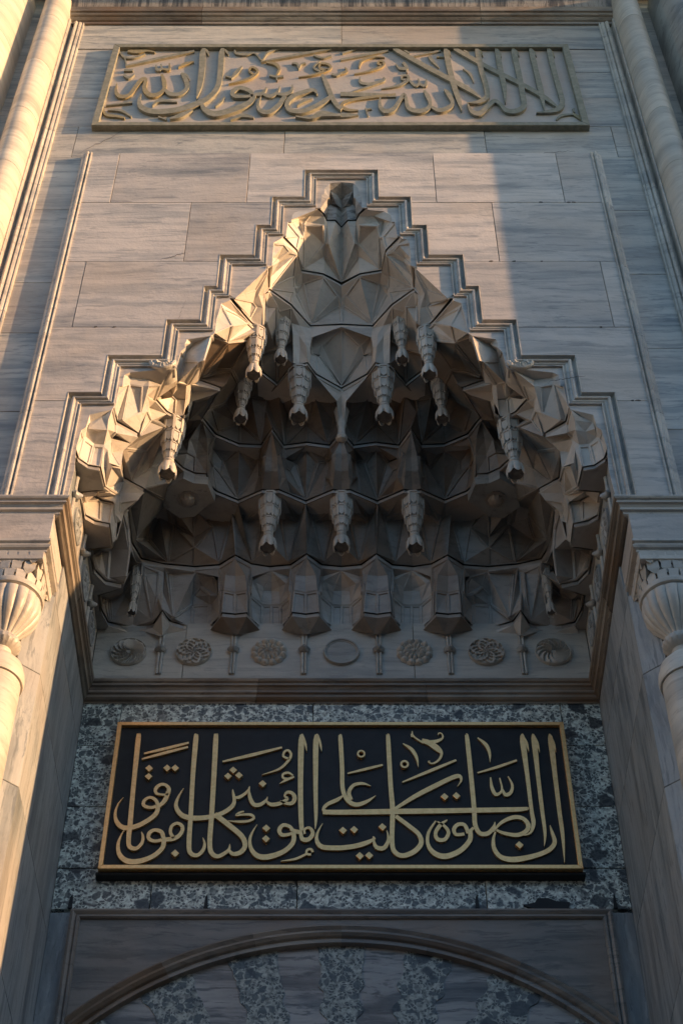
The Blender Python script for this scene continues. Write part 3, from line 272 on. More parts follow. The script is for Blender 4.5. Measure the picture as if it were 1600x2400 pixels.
('star_cell',4,[(-0.67,9.817,14.389),(-0.747,9.883,14.754),(-0.736,9.874,14.924),(-0.617,9.835,14.95),(-0.55,10.066,14.444),(-0.555,10.021,14.389),(-0.513,10.024,14.85),(-0.346,10.046,14.753),(-0.337,10.035,14.444),(-0.141,10.035,14.444),(-0.335,9.984,14.389),(-0.12,10.021,14.389),(-0.468,9.734,14.99),(-0.271,9.85,14.97),(-0.085,9.893,14.95),(-0.059,10.004,14.753),(0.0,9.853,14.389),(0.0,9.89,14.989),(-0.635,9.7,14.913),(-0.471,9.469,14.913),(-0.417,9.484,14.913),(-0.329,9.454,14.913),(-0.247,9.592,14.913),(-0.047,9.831,14.98)],[[0,1,2,3,4],[0,4,5],[4,6,7],[4,7,8],[7,9,8],[5,4,8,10],[10,8,9,11],[6,4,3,12],[6,12,13,7],[7,13,9],[13,14,15,9],[9,15,16,11],[14,17,16,15],[3,2,18,19,12],[12,19,20,21,22,13],[13,22,23,14]]),
('pendant_stalk',4,[(-0.247,9.592,14.913),(0.0,9.762,14.913),(0.0,9.701,14.768),(-0.046,9.686,14.768),(0.0,9.87,14.475),(-0.033,9.771,14.563),(-0.046,9.714,14.68)],[[0,1,2,3],[3,2,4,5,6],[0,3,6]]),
('niche_cell',5,[(-0.709,8.69,15.471),(-0.7,8.69,15.485),(-0.997,8.69,14.936),(-0.824,8.828,15.26),(-0.712,8.726,15.434),(-0.847,8.888,15.172),(-0.802,8.915,15.154),(-0.799,8.844,15.232),(-0.757,8.899,15.287),(-0.757,8.936,15.141),(-0.742,8.897,15.314),(-0.701,8.921,15.457),(-0.704,8.969,15.471),(-1.053,8.69,14.973),(-0.881,8.956,14.973),(-0.865,8.979,15.015),(-0.811,8.931,15.141),(-0.754,9.034,14.979),(-0.815,9.01,14.988),(-0.753,9.029,14.973),(-0.842,9.005,14.973),(-0.741,9.055,15.032)],[[0,1,2,3,4],[2,5,6,7,3],[4,3,7,8],[7,6,9,8],[0,4,8,10,11,12],[0,12,11],[2,13,14,15,16,5],[5,16,6],[16,9,17,18,15],[6,16,9],[14,15,18,17,19,20],[8,9,19,21,10]]),
('arch_cell',5,[(-0.704,8.969,15.471),(-0.742,8.897,15.314),(-0.705,8.948,15.43),(-0.65,9.047,15.438),(-0.606,9.155,15.42),(-0.723,9.053,15.357),(-0.624,9.078,15.38),(-0.741,9.055,15.032),(-0.717,9.052,15.064),(-0.494,9.148,15.471),(-0.635,9.455,15.177),(-0.78,9.454,15.103),(-0.495,9.301,15.42),(-0.487,9.441,15.304)],[[0,1,2,3,4],[1,5,6,4,3,2],[1,7,8,5],[0,4,9],[5,6,10,11,8],[6,4,9,12,13,10]]),
('back_cell',5,[(-0.753,9.029,14.973),(-0.717,9.052,15.064),(-0.78,9.454,15.103),(-0.79,9.545,14.973),(-0.635,9.455,15.177),(-0.635,9.7,14.973),(-0.487,9.441,15.304),(-0.471,9.469,14.973)],[[0,1,2,3],[3,2,4,5],[5,4,6,7]]),
('pendant_block',5,[(-0.494,9.148,15.471),(-0.495,9.301,15.42),(-0.415,9.324,15.409),(-0.307,9.401,15.471),(-0.417,9.367,15.293),(-0.479,9.328,15.266),(-0.354,9.364,15.304),(-0.296,9.395,15.304),(-0.407,9.427,15.159),(-0.474,9.393,15.147),(-0.348,9.391,15.159),(-0.417,9.484,14.973),(-0.471,9.469,14.973),(-0.329,9.454,14.973),(-0.315,9.417,15.159),(-0.305,9.52,14.98),(-0.487,9.441,15.304)],[[0,1,2,3],[1,2,4,5],[2,6,4],[2,3,7,6],[5,4,8,9],[4,6,10,8],[9,8,11,12],[8,10,13,11],[6,7,14,10],[10,14,15,13],[16,5,9,12]]),
('star_cell',5,[(-0.307,9.401,15.471),(0.0,9.381,15.471),(0.0,9.402,15.487),(-0.281,9.468,15.433),(-0.296,9.395,15.304),(-0.187,9.521,15.345),(-0.212,9.586,15.269),(-0.292,9.545,15.255),(-0.315,9.417,15.159),(-0.229,9.581,15.24),(-0.235,9.594,14.99),(-0.305,9.52,14.98),(-0.329,9.454,14.973),(-0.247,9.592,14.973),(-0.017,9.75,14.99),(0.0,9.756,14.999),(0.0,9.762,14.973)],[[0,1,2,3,4],[3,2,5],[4,3,5,6,7,8],[8,7,9,10,11],[12,11,10,13],[9,6,14,10],[6,5,15],[13,10,14,16],[16,14,15]]),
('star_kite',5,[(-0.187,9.521,15.345),(0.0,9.402,15.487),(0.0,9.756,14.999)],[[0,1,2]]),
('niche_cell',6,[(-0.583,8.689,16.024),(-0.598,8.69,16.007),(-0.649,8.69,15.991),(-0.672,8.69,15.927),(-0.565,8.742,15.988),(-0.441,8.866,16.024),(-0.673,8.69,15.68),(-0.676,8.69,15.508),(-0.62,8.856,15.869),(-0.515,8.817,15.966),(-0.44,8.865,15.988),(-0.694,8.906,15.634),(-0.686,8.99,15.572),(-0.709,8.69,15.531),(-0.704,8.969,15.531)],[[0,1,2,3,4,5],[3,6,7,8,9,4],[4,9,10,5],[7,11,12,10,9,8],[13,7,11,14],[11,12,14]]),
('star_cell',6,[(-0.441,8.866,16.024),(-0.44,8.865,15.988),(-0.474,9.127,15.99),(-0.402,9.101,16.024),(-0.686,8.99,15.572),(-0.47,9.203,15.903),(-0.477,9.218,15.855),(-0.704,8.969,15.531),(-0.487,9.211,15.728),(-0.494,9.148,15.531),(-0.462,9.205,15.961),(-0.39,9.212,16.005),(-0.182,9.142,16.024),(-0.458,9.264,15.903),(-0.299,9.393,15.557),(-0.307,9.401,15.531)],[[0,1,2,3],[1,4,2],[4,5,2],[4,6,5],[7,4,6,8,9],[3,2,10,11],[3,11,12],[5,10,2],[10,5,13,14,11],[6,13,5],[8,6,13],[9,8,13,14,15]]),
('star_kite',6,[(-0.182,9.142,16.024),(-0.39,9.212,16.005),(-0.299,9.393,15.557),(-0.035,9.322,15.937)],[[0,1,2],[0,2,3]]),
('star_cell',6,[(-0.182,9.142,16.024),(-0.035,9.322,15.937),(0.0,9.357,15.952),(0.0,9.264,16.024),(0.0,9.408,15.841),(-0.03,9.393,15.873),(-0.299,9.393,15.557),(0.0,9.393,15.557),(-0.307,9.401,15.531),(0.0,9.381,15.531)],[[0,1,2,3],[1,2,4,5],[1,5,6],[6,5,4,7],[8,6,7,9]]),
('niche_cell',7,[(-0.244,8.69,16.577),(-0.265,8.69,16.564),(-0.435,8.69,16.539),(-0.478,8.69,16.513),(-0.498,8.69,16.454),(-0.505,8.69,16.37),(-0.505,8.714,16.37),(-0.44,8.763,16.52),(-0.314,8.754,16.564),(-0.175,8.775,16.577),(-0.353,8.789,16.497),(-0.369,8.786,16.423),(-0.385,8.841,16.282),(-0.414,8.822,16.251),(-0.538,8.69,16.328),(-0.441,8.866,16.084),(-0.583,8.689,16.084),(-0.553,8.69,16.064)],[[0,1,2,3,4,5,6,7,8],[0,8,9],[6,7,8,10,11,12],[6,12,13,14],[14,13,15,16,17],[5,14,6]]),
('niche_cell',7,[(-0.314,8.754,16.564),(-0.175,8.775,16.577),(-0.175,8.833,16.519),(-0.266,8.809,16.496),(-0.353,8.789,16.497),(-0.182,8.781,16.423),(-0.364,8.78,16.397),(-0.369,8.786,16.423),(-0.414,8.822,16.251),(-0.385,8.841,16.282),(-0.372,9.094,16.099),(-0.402,9.101,16.084),(-0.441,8.866,16.084)],[[0,1,2,3,4],[4,3,2,5,6,7],[8,9,7,6,10,11,12]]),
('star_cell',7,[(-0.364,8.78,16.397),(-0.182,8.781,16.423),(-0.165,8.96,16.347),(-0.372,9.094,16.099),(-0.174,9.067,16.282),(-0.182,9.142,16.084),(-0.402,9.101,16.084),(0.0,9.259,16.101),(-0.13,8.932,16.318)],[[0,1,2,3],[2,4,3],[3,4,5],[6,3,5],[4,7,5],[2,8,7,4]]),
('star_kite',7,[(-0.13,8.932,16.318),(0.0,8.939,16.572),(0.0,9.259,16.101)],[[0,1,2]]),
('star_cell',7,[(-0.175,8.775,16.577),(-0.145,8.845,16.577),(-0.165,8.96,16.347),(-0.182,8.781,16.423),(-0.175,8.833,16.519),(-0.061,8.845,16.577),(-0.13,8.932,16.318),(0.0,8.925,16.577),(0.0,8.939,16.572)],[[0,1,2,3,4],[1,5,6,2],[5,7,8,6]]),
('niche_cell',8,[(-0.244,8.69,16.637),(-0.209,8.69,16.607),(-0.207,8.69,16.867),(-0.145,8.714,16.838),(-0.149,8.794,16.675),(-0.177,8.69,16.893),(-0.124,8.716,16.869),(-0.173,8.69,16.999),(-0.156,8.69,17.061),(-0.12,8.69,17.115),(-0.12,8.747,17.055),(-0.175,8.775,16.637),(-0.145,8.855,16.675),(-0.145,8.845,16.637),(-0.12,8.835,16.927),(-0.147,8.855,16.927)],[[0,1,2,3,4],[2,5,6,3],[5,7,8,9,10,6],[11,0,4],[11,4,12,13],[4,3,6,14,15,12]]),
('niche_block',8,[(-0.12,8.747,17.055),(-0.12,8.69,17.115),(0.0,8.69,17.133),(-0.04,8.802,17.055),(-0.053,8.807,16.887),(-0.12,8.835,16.927),(0.0,8.852,17.027),(0.0,8.862,16.887)],[[0,1,2,3],[0,3,4,5],[3,2,6],[3,6,7,4]]),
('niche_block',8,[(-0.147,8.855,16.927),(-0.12,8.835,16.927),(-0.053,8.807,16.887),(0.0,8.862,16.887),(0.0,8.896,16.876),(-0.053,8.842,16.87),(-0.146,8.836,16.859),(-0.062,8.847,16.663),(-0.145,8.855,16.675),(0.0,8.933,16.663),(-0.145,8.845,16.637),(-0.061,8.845,16.637),(0.0,8.925,16.637)],[[0,1,2,3,4,5,6],[6,5,7,8],[5,4,9,7],[10,8,7,11],[11,7,9,12]]),
]
LEDGES={8:[(-0.244,8.69,16.607),(-0.175,8.775,16.607),(-0.145,8.845,16.607),(-0.061,8.845,16.607),(0.0,8.925,16.607)],7:[(-0.583,8.689,16.054),(-0.441,8.866,16.054),(-0.402,9.101,16.054),(-0.182,9.142,16.054),(0.0,9.264,16.054)],6:[(-0.709,8.69,15.501),(-0.704,8.969,15.501),(-0.494,9.148,15.501),(-0.307,9.401,15.501),(0.0,9.381,15.501)],5:[(-1.053,8.69,14.943),(-0.881,8.956,14.943),(-0.842,9.005,14.943),(-0.753,9.029,14.943),(-0.79,9.545,14.943),(-0.635,9.7,14.943),(-0.471,9.469,14.943),(-0.417,9.484,14.943),(-0.329,9.454,14.943),(-0.247,9.592,14.943),(0.0,9.762,14.943)],4:[(-1.173,8.699,14.359),(-1.213,8.79,14.359),(-1.318,9.054,14.359),(-1.352,9.235,14.359),(-1.132,9.335,14.359),(-1.332,9.673,14.359),(-1.211,9.885,14.359),(-0.99,10.005,14.359),(-0.783,10.015,14.359),(-0.67,9.817,14.359),(-0.555,10.021,14.359),(-0.335,9.984,14.359),(-0.12,10.021,14.359),(0.0,9.853,14.359)],3:[(-1.498,8.69,13.793),(-1.684,9.04,13.793),(-1.589,9.181,13.793),(-1.514,9.234,13.793),(-1.452,9.244,13.793),(-1.596,9.703,13.793),(-1.478,9.851,13.793),(-1.373,9.913,13.793),(-1.265,9.923,13.793),(-1.244,10.054,13.793),(-1.183,10.132,13.793),(-0.985,10.243,13.793),(-0.753,10.111,13.793),(-0.673,10.132,13.793),(-0.591,10.111,13.793),(-0.342,10.254,13.793),(-0.081,10.111,13.793),(0.0,10.132,13.793)],2:[(-1.978,8.69,13.24),(-1.958,8.881,13.24),(-1.782,9.018,13.24),(-1.951,9.195,13.24),(-1.952,9.518,13.24),(-1.777,9.652,13.24),(-1.943,9.835,13.24),(-1.945,10.287,13.24),(-1.87,10.5,13.24),(-1.658,10.565,13.24),(-1.383,10.598,13.24),(-1.153,10.576,13.24),(-0.995,10.452,13.24),(-0.843,10.565,13.24),(-0.679,10.598,13.24),(-0.482,10.576,13.24),(-0.327,10.436,13.24),(-0.181,10.576,13.24),(0.0,10.598,13.24)],1:[(-2.227,8.69,12.601),(-2.211,8.782,12.601),(-2.136,8.855,12.601),(-2.037,8.879,12.601),(-2.017,9.099,12.601),(-2.22,9.123,12.601),(-2.217,9.416,12.601),(-2.141,9.479,12.601),(-2.014,9.514,12.601),(-2.013,9.747,12.601),(-2.212,9.782,12.601),(-2.196,10.057,12.601),(-2.114,10.192,12.601),(-1.961,10.239,12.601),(-2.181,10.334,12.601),(-2.181,10.547,12.601),(-2.134,10.709,12.601),(-1.924,10.775,12.601),(-1.732,10.731,12.601),(-1.634,10.557,12.601),(-1.569,10.693,12.601),(-1.405,10.764,12.601),(-1.213,10.775,12.601),(-1.132,10.644,12.601),(-1.091,10.59,12.601),(-0.974,10.606,12.601),(-0.861,10.59,12.601),(-0.738,10.775,12.601),(-0.557,10.775,12.601),(-0.452,10.584,12.601),(-0.327,10.606,12.601),(-0.202,10.584,12.601),(-0.086,10.764,12.601),(0.0,10.764,12.601)]}
LEVELS={8:16.607,7:16.054,6:15.501,5:14.943,4:14.359,3:13.793,2:13.24,1:12.601,9:17.167,0:12.001}
FRONT_CUT=[(0,17.133),(-0.12,17.115),(-0.156,17.061),(-0.173,16.999),(-0.177,16.893),(-0.207,16.867),(-0.209,16.607),(-0.266,16.607),(-0.265,16.564),(-0.435,16.539),(-0.478,16.513),(-0.498,16.454),(-0.505,16.37),(-0.504,16.328),(-0.538,16.328),(-0.553,16.064),(-0.582,16.048),(-0.598,16.007),(-0.649,15.991),(-0.672,15.927),(-0.673,15.68),(-0.676,15.508),(-0.7,15.485),(-0.997,14.936),(-1.053,14.936),(-1.051,14.892),(-1.114,14.87),(-1.132,14.834),(-1.137,14.776),(-1.158,14.59),(-1.164,14.345),(-1.197,14.303),(-1.408,14.248),(-1.423,14.18),(-1.418,14.112),(-1.442,14.072),(-1.452,14.052),(-1.476,13.806),(-1.498,13.786),(-1.527,13.773),(-1.694,13.76),(-1.881,13.728),(-1.926,13.689),(-1.931,13.618),(-1.926,13.528),(-1.954,13.516),(-1.961,13.252),(-1.983,13.178),(-2.167,13.105),(-2.179,12.93),(-2.214,12.888),(-2.23,12.63),(-2.208,12.356)]
LOWER_TEXT=[
[(-1.73,11.253,0.017),(-1.732,11.207,0.042),(-1.724,10.71,0.038),(-1.714,10.297,0.04),(-1.711,10.131,0.037),(-1.694,10.049,0.034),(-1.64,10.032,0.029),(-1.599,10.09,0.026),(-1.598,10.155,0.021),(-1.615,10.2,0.005)],
[(-1.435,10.579,0.035),(-1.427,10.648,0.032),(-1.462,10.692,0.024),(-1.505,10.692,0.027),(-1.538,10.648,0.03),(-1.527,10.601,0.022),(-1.476,10.587,0.016),(-1.429,10.587,0.024)],
[(-1.429,10.622,0.038),(-1.451,10.527,0.038),(-1.493,10.467,0.027)],
[(-1.503,10.467,0.032),(-1.525,10.527,0.027),(-1.575,10.558,0.022),(-1.619,10.527,0.027),(-1.621,10.475,0.027),(-1.565,10.45,0.024),(-1.513,10.467,0.027)],
[(-1.504,10.484,0.035),(-1.508,10.398,0.037),(-1.568,10.322,0.037),(-1.667,10.255,0.037),(-1.765,10.244,0.037),(-1.825,10.306,0.032),(-1.846,10.398,0.021),(-1.83,10.492,0.011),(-1.795,10.556,0.003)],
[(-1.43,10.131,0.034),(-1.451,10.197,0.032),(-1.506,10.22,0.026),(-1.549,10.189,0.032),(-1.548,10.131,0.029),(-1.496,10.106,0.024),(-1.438,10.122,0.026)],
[(-1.433,10.139,0.037),(-1.428,10.049,0.037),(-1.497,9.959,0.036),(-1.609,9.906,0.039),(-1.706,9.911,0.039),(-1.769,9.975,0.034),(-1.79,10.073,0.026),(-1.775,10.164,0.013),(-1.743,10.247,0.004)],
[(-1.424,10.122,0.032),(-1.341,10.134,0.034),(-1.292,10.189,0.032),(-1.288,10.255,0.029),(-1.333,10.289,0.024),(-1.376,10.255,0.026),(-1.378,10.189,0.026),(-1.348,10.139,0.026)],
[(-1.668,11.035,0.014),(-1.483,11.094,0.025),(-1.298,11.157,0.017)],
[(-1.68,10.974,0.014),(-1.493,11.043,0.025),(-1.301,11.109,0.017)],
[(-1.24,11.253,0.017),(-1.241,11.207,0.042),(-1.239,10.798,0.038),(-1.228,10.365,0.037),(-1.223,10.098,0.039),(-1.206,9.992,0.034),(-1.152,9.964,0.029),(-1.107,10.013,0.029),(-1.097,10.081,0.021),(-1.115,10.142,0.004)],
[(-1.07,11.253,0.017),(-1.071,11.207,0.042),(-1.062,10.71,0.041),(-1.058,10.365,0.04),(-1.057,10.098,0.039),(-1.037,9.992,0.036),(-0.989,9.954,0.031),(-0.938,9.98,0.029),(-0.899,10.024,0.023),(-0.895,10.078,0.005)],
[(-0.904,10.023,0.021),(-0.867,9.98,0.029),(-0.809,9.992,0.036),(-0.772,10.057,0.039),(-0.801,10.155,0.039),(-0.914,10.272,0.04),(-1.033,10.382,0.04)],
[(-1.306,10.657,0.003),(-1.344,10.561,0.019),(-1.355,10.467,0.032),(-1.306,10.378,0.037),(-1.224,10.344,0.04),(-1.104,10.348,0.037),(-0.987,10.385,0.035),(-0.904,10.453,0.035),(-0.88,10.518,0.03),(-0.894,10.605,0.019),(-0.9,10.645,0.005)],
[(-0.882,10.561,0.013),(-0.848,10.558,0.027),(-0.803,10.591,0.024),(-0.767,10.64,0.019),(-0.762,10.678,0.005)],
[(-0.768,10.666,0.008),(-0.754,10.561,0.03),(-0.718,10.484,0.032),(-0.664,10.484,0.032),(-0.621,10.527,0.021),(-0.609,10.567,0.004)],
[(-0.621,10.522,0.016),(-0.577,10.484,0.029),(-0.504,10.496,0.032),(-0.444,10.544,0.024),(-0.469,10.574,0.016),(-0.449,10.613,0.024),(-0.408,10.605,0.027),(-0.384,10.553,0.035),(-0.406,10.498,0.032),(-0.463,10.498,0.021),(-0.504,10.522,0.011)],
[(-1.0,10.947,0.014),(-0.76,11.019,0.028),(-0.504,11.105,0.017)],
[(-0.441,10.977,0.017),(-0.49,11.005,0.019),(-0.482,11.056,0.019),(-0.451,11.072,0.019),(-0.426,11.028,0.022),(-0.444,10.963,0.022),(-0.521,10.866,0.019),(-0.662,10.803,0.003)],
[(-0.403,10.794,0.011),(-0.445,10.825,0.019),(-0.489,10.807,0.019),(-0.484,10.766,0.019),(-0.443,10.759,0.016)],
[(-0.394,10.78,0.014),(-0.456,10.748,0.022),(-0.514,10.706,0.004)],
[(-0.795,10.412,0.011),(-0.828,10.402,0.016),(-0.86,10.373,0.016),(-0.813,10.378,0.016),(-0.74,10.378,0.021),(-0.712,10.344,0.021),(-0.751,10.314,0.019),(-0.823,10.306,0.019),(-0.923,10.314,0.004)],
[(-0.326,11.247,0.011),(-0.342,11.188,0.047),(-0.34,10.71,0.043),(-0.33,10.365,0.04),(-0.32,10.214,0.034)],
[(-0.329,11.244,0.011),(-0.306,11.142,0.019),(-0.294,11.063,0.004)],
[(-0.199,11.247,0.011),(-0.217,11.188,0.045),(-0.215,10.71,0.038),(-0.208,10.365,0.027),(-0.213,10.23,0.005)],
[(-0.199,11.244,0.011),(-0.179,11.142,0.019),(-0.168,11.063,0.004)],
[(-0.331,10.214,0.024),(-0.316,10.131,0.034),(-0.263,10.127,0.034),(-0.231,10.189,0.032),(-0.259,10.244,0.021),(-0.298,10.227,0.018),(-0.297,10.18,0.018)],
[(-0.324,10.197,0.032),(-0.39,10.214,0.032),(-0.417,10.255,0.026),(-0.471,10.272,0.029),(-0.503,10.222,0.034),(-0.481,10.172,0.029),(-0.422,10.177,0.024),(-0.39,10.197,0.021)],
[(-0.386,10.197,0.037),(-0.388,10.098,0.037),(-0.457,10.008,0.037),(-0.573,9.954,0.042),(-0.664,9.959,0.039),(-0.722,10.032,0.031),(-0.736,10.131,0.024),(-0.713,10.214,0.013),(-0.683,10.277,0.003)],
[(-0.229,9.997,0.021),(-0.242,10.027,0.018),(-0.275,10.019,0.018),(-0.277,9.98,0.018),(-0.242,9.975,0.016)],
[(-0.274,9.984,0.016),(-0.364,9.932,0.018),(-0.483,9.909,0.004)],
[(-0.153,10.289,0.004),(-0.192,10.197,0.018),(-0.198,10.114,0.031),(-0.151,10.049,0.037),(-0.001,10.04,0.037)],
[(-0.009,10.04,0.037),(0.101,10.057,0.037),(0.206,10.094,0.034),(0.273,10.139,0.013)],
[(0.26,10.155,0.016),(0.257,10.122,0.018),(0.278,10.049,0.031),(0.339,10.04,0.034),(0.377,10.122,0.026),(0.366,10.217,0.005)],
[(-0.015,11.253,0.014),(-0.009,11.207,0.036),(0.005,10.887,0.036),(0.01,10.657,0.035),(0.048,10.535,0.035),(0.117,10.484,0.035),(0.205,10.515,0.027),(0.282,10.579,0.004)],
[(0.243,10.683,0.004),(0.173,10.71,0.022),(0.098,10.689,0.027),(0.061,10.613,0.032),(0.08,10.535,0.03)],
[(-0.153,10.407,0.037),(0.023,10.405,0.04),(0.397,10.412,0.043),(0.931,10.422,0.04),(1.466,10.436,0.035),(1.524,10.458,0.005)],
[(0.017,10.587,0.005),(-0.03,10.539,0.03),(-0.117,10.487,0.029),(-0.148,10.433,0.027),(-0.11,10.398,0.035)],
[(0.051,10.819,0.011),(0.202,10.866,0.022),(0.346,10.912,0.016)],
[(0.506,10.724,0.011),(0.734,10.843,0.025),(0.966,10.965,0.017)],
[(1.136,10.825,0.011),(1.312,10.891,0.022),(1.476,10.963,0.017)],
[(0.395,11.257,0.014),(0.398,11.197,0.036),(0.407,10.71,0.038),(0.417,10.433,0.04),(0.406,10.098,0.037),(0.429,9.997,0.036),(0.491,9.964,0.036),(0.584,10.008,0.039),(0.639,10.09,0.039),(0.622,10.18,0.034),(0.546,10.264,0.034),(0.442,10.365,0.032)],
[(0.438,10.441,0.024),(0.602,10.57,0.035),(0.755,10.671,0.038),(0.922,10.773,0.035),(0.984,10.789,0.033),(0.995,10.741,0.016),(0.961,10.68,0.004)],
[(0.522,11.151,0.008),(0.592,11.087,0.03),(0.633,10.995,0.025),(0.644,10.891,0.003)],
[(1.161,11.216,0.011),(1.225,11.142,0.031),(1.251,11.05,0.025),(1.25,10.945,0.003)],
[(1.065,11.257,0.014),(1.072,11.197,0.036),(1.082,10.71,0.038),(1.085,10.433,0.037),(1.083,10.28,0.037),(1.117,10.189,0.034),(1.183,10.189,0.034),(1.233,10.255,0.024),(1.246,10.306,0.005)],
[(1.223,10.205,0.013),(1.296,10.297,0.024),(1.393,10.351,0.032),(1.472,10.344,0.032),(1.513,10.28,0.037),(1.494,10.214,0.034),(1.418,10.172,0.032),(1.314,10.189,0.026),(1.251,10.222,0.018)],
[(1.548,11.262,0.011),(1.544,11.179,0.047),(1.55,10.798,0.035),(1.553,10.433,0.032),(1.558,10.297,0.034),(1.526,10.197,0.018),(1.471,10.167,0.005)],
[(1.545,11.257,0.008),(1.574,11.16,0.022),(1.585,11.063,0.004)],
[(1.634,11.262,0.008),(1.641,11.179,0.045),(1.639,10.798,0.035),(1.64,10.433,0.032),(1.642,10.197,0.024),(1.624,10.062,0.004)],
[(1.642,11.257,0.008),(1.665,11.16,0.022),(1.676,11.056,0.004)],
[(1.778,11.262,0.008),(1.784,11.179,0.047),(1.782,10.798,0.038),(1.78,10.433,0.035),(1.782,10.164,0.029),(1.77,9.9,0.004)],
[(1.782,11.257,0.008),(1.804,11.16,0.022),(1.815,11.063,0.004)],
[(1.689,10.272,0.005),(1.7,10.197,0.026),(1.711,10.098,0.034),(1.654,10.019,0.034),(1.532,9.962,0.036),(1.373,9.927,0.042),(1.271,9.951,0.036),(1.222,10.032,0.034),(1.221,10.131,0.024),(1.243,10.205,0.011)],
[(1.242,10.777,0.011),(1.245,10.675,0.027),(1.27,10.596,0.03),(1.312,10.613,0.019),(1.329,10.666,0.016),(1.317,10.771,0.011)],
[(1.329,10.657,0.016),(1.351,10.591,0.03),(1.397,10.613,0.027),(1.417,10.692,0.022),(1.389,10.789,0.008)],
[(1.019,10.214,0.032),(0.996,10.277,0.029),(0.944,10.28,0.029),(0.908,10.23,0.032),(0.925,10.177,0.026),(0.991,10.184,0.024)],
[(1.039,10.214,0.037),(1.031,10.122,0.037),(0.949,10.016,0.039),(0.829,9.959,0.042),(0.739,9.992,0.039),(0.693,10.081,0.029),(0.702,10.197,0.024),(0.766,10.317,0.011)],
[(0.86,10.327,0.008),(0.804,10.277,0.029),(0.759,10.197,0.029),(0.772,10.131,0.032),(0.83,10.127,0.029),(0.864,10.197,0.029),(0.837,10.26,0.024),(0.777,10.311,0.008)],
[(1.067,10.247,0.021),(1.039,10.214,0.024),(1.005,10.197,0.018)],
[(0.605,11.294,0.008),(0.611,11.244,0.014),(0.651,11.197,0.014),(0.698,11.16,0.017)],
[(0.597,11.262,0.011),(0.599,11.231,0.011),(0.618,11.238,0.008)],
[(0.685,11.188,0.033),(0.747,11.16,0.047),(0.814,11.096,0.05),(0.846,11.041,0.025),(0.819,10.968,0.019),(0.765,10.929,0.014),(0.729,10.95,0.011),(0.746,10.956,0.007)],
[(0.74,11.169,0.031),(0.81,11.179,0.028),(0.864,11.216,0.017),(0.856,11.268,0.011),(0.828,11.268,0.008),(0.83,11.249,0.007)],
]
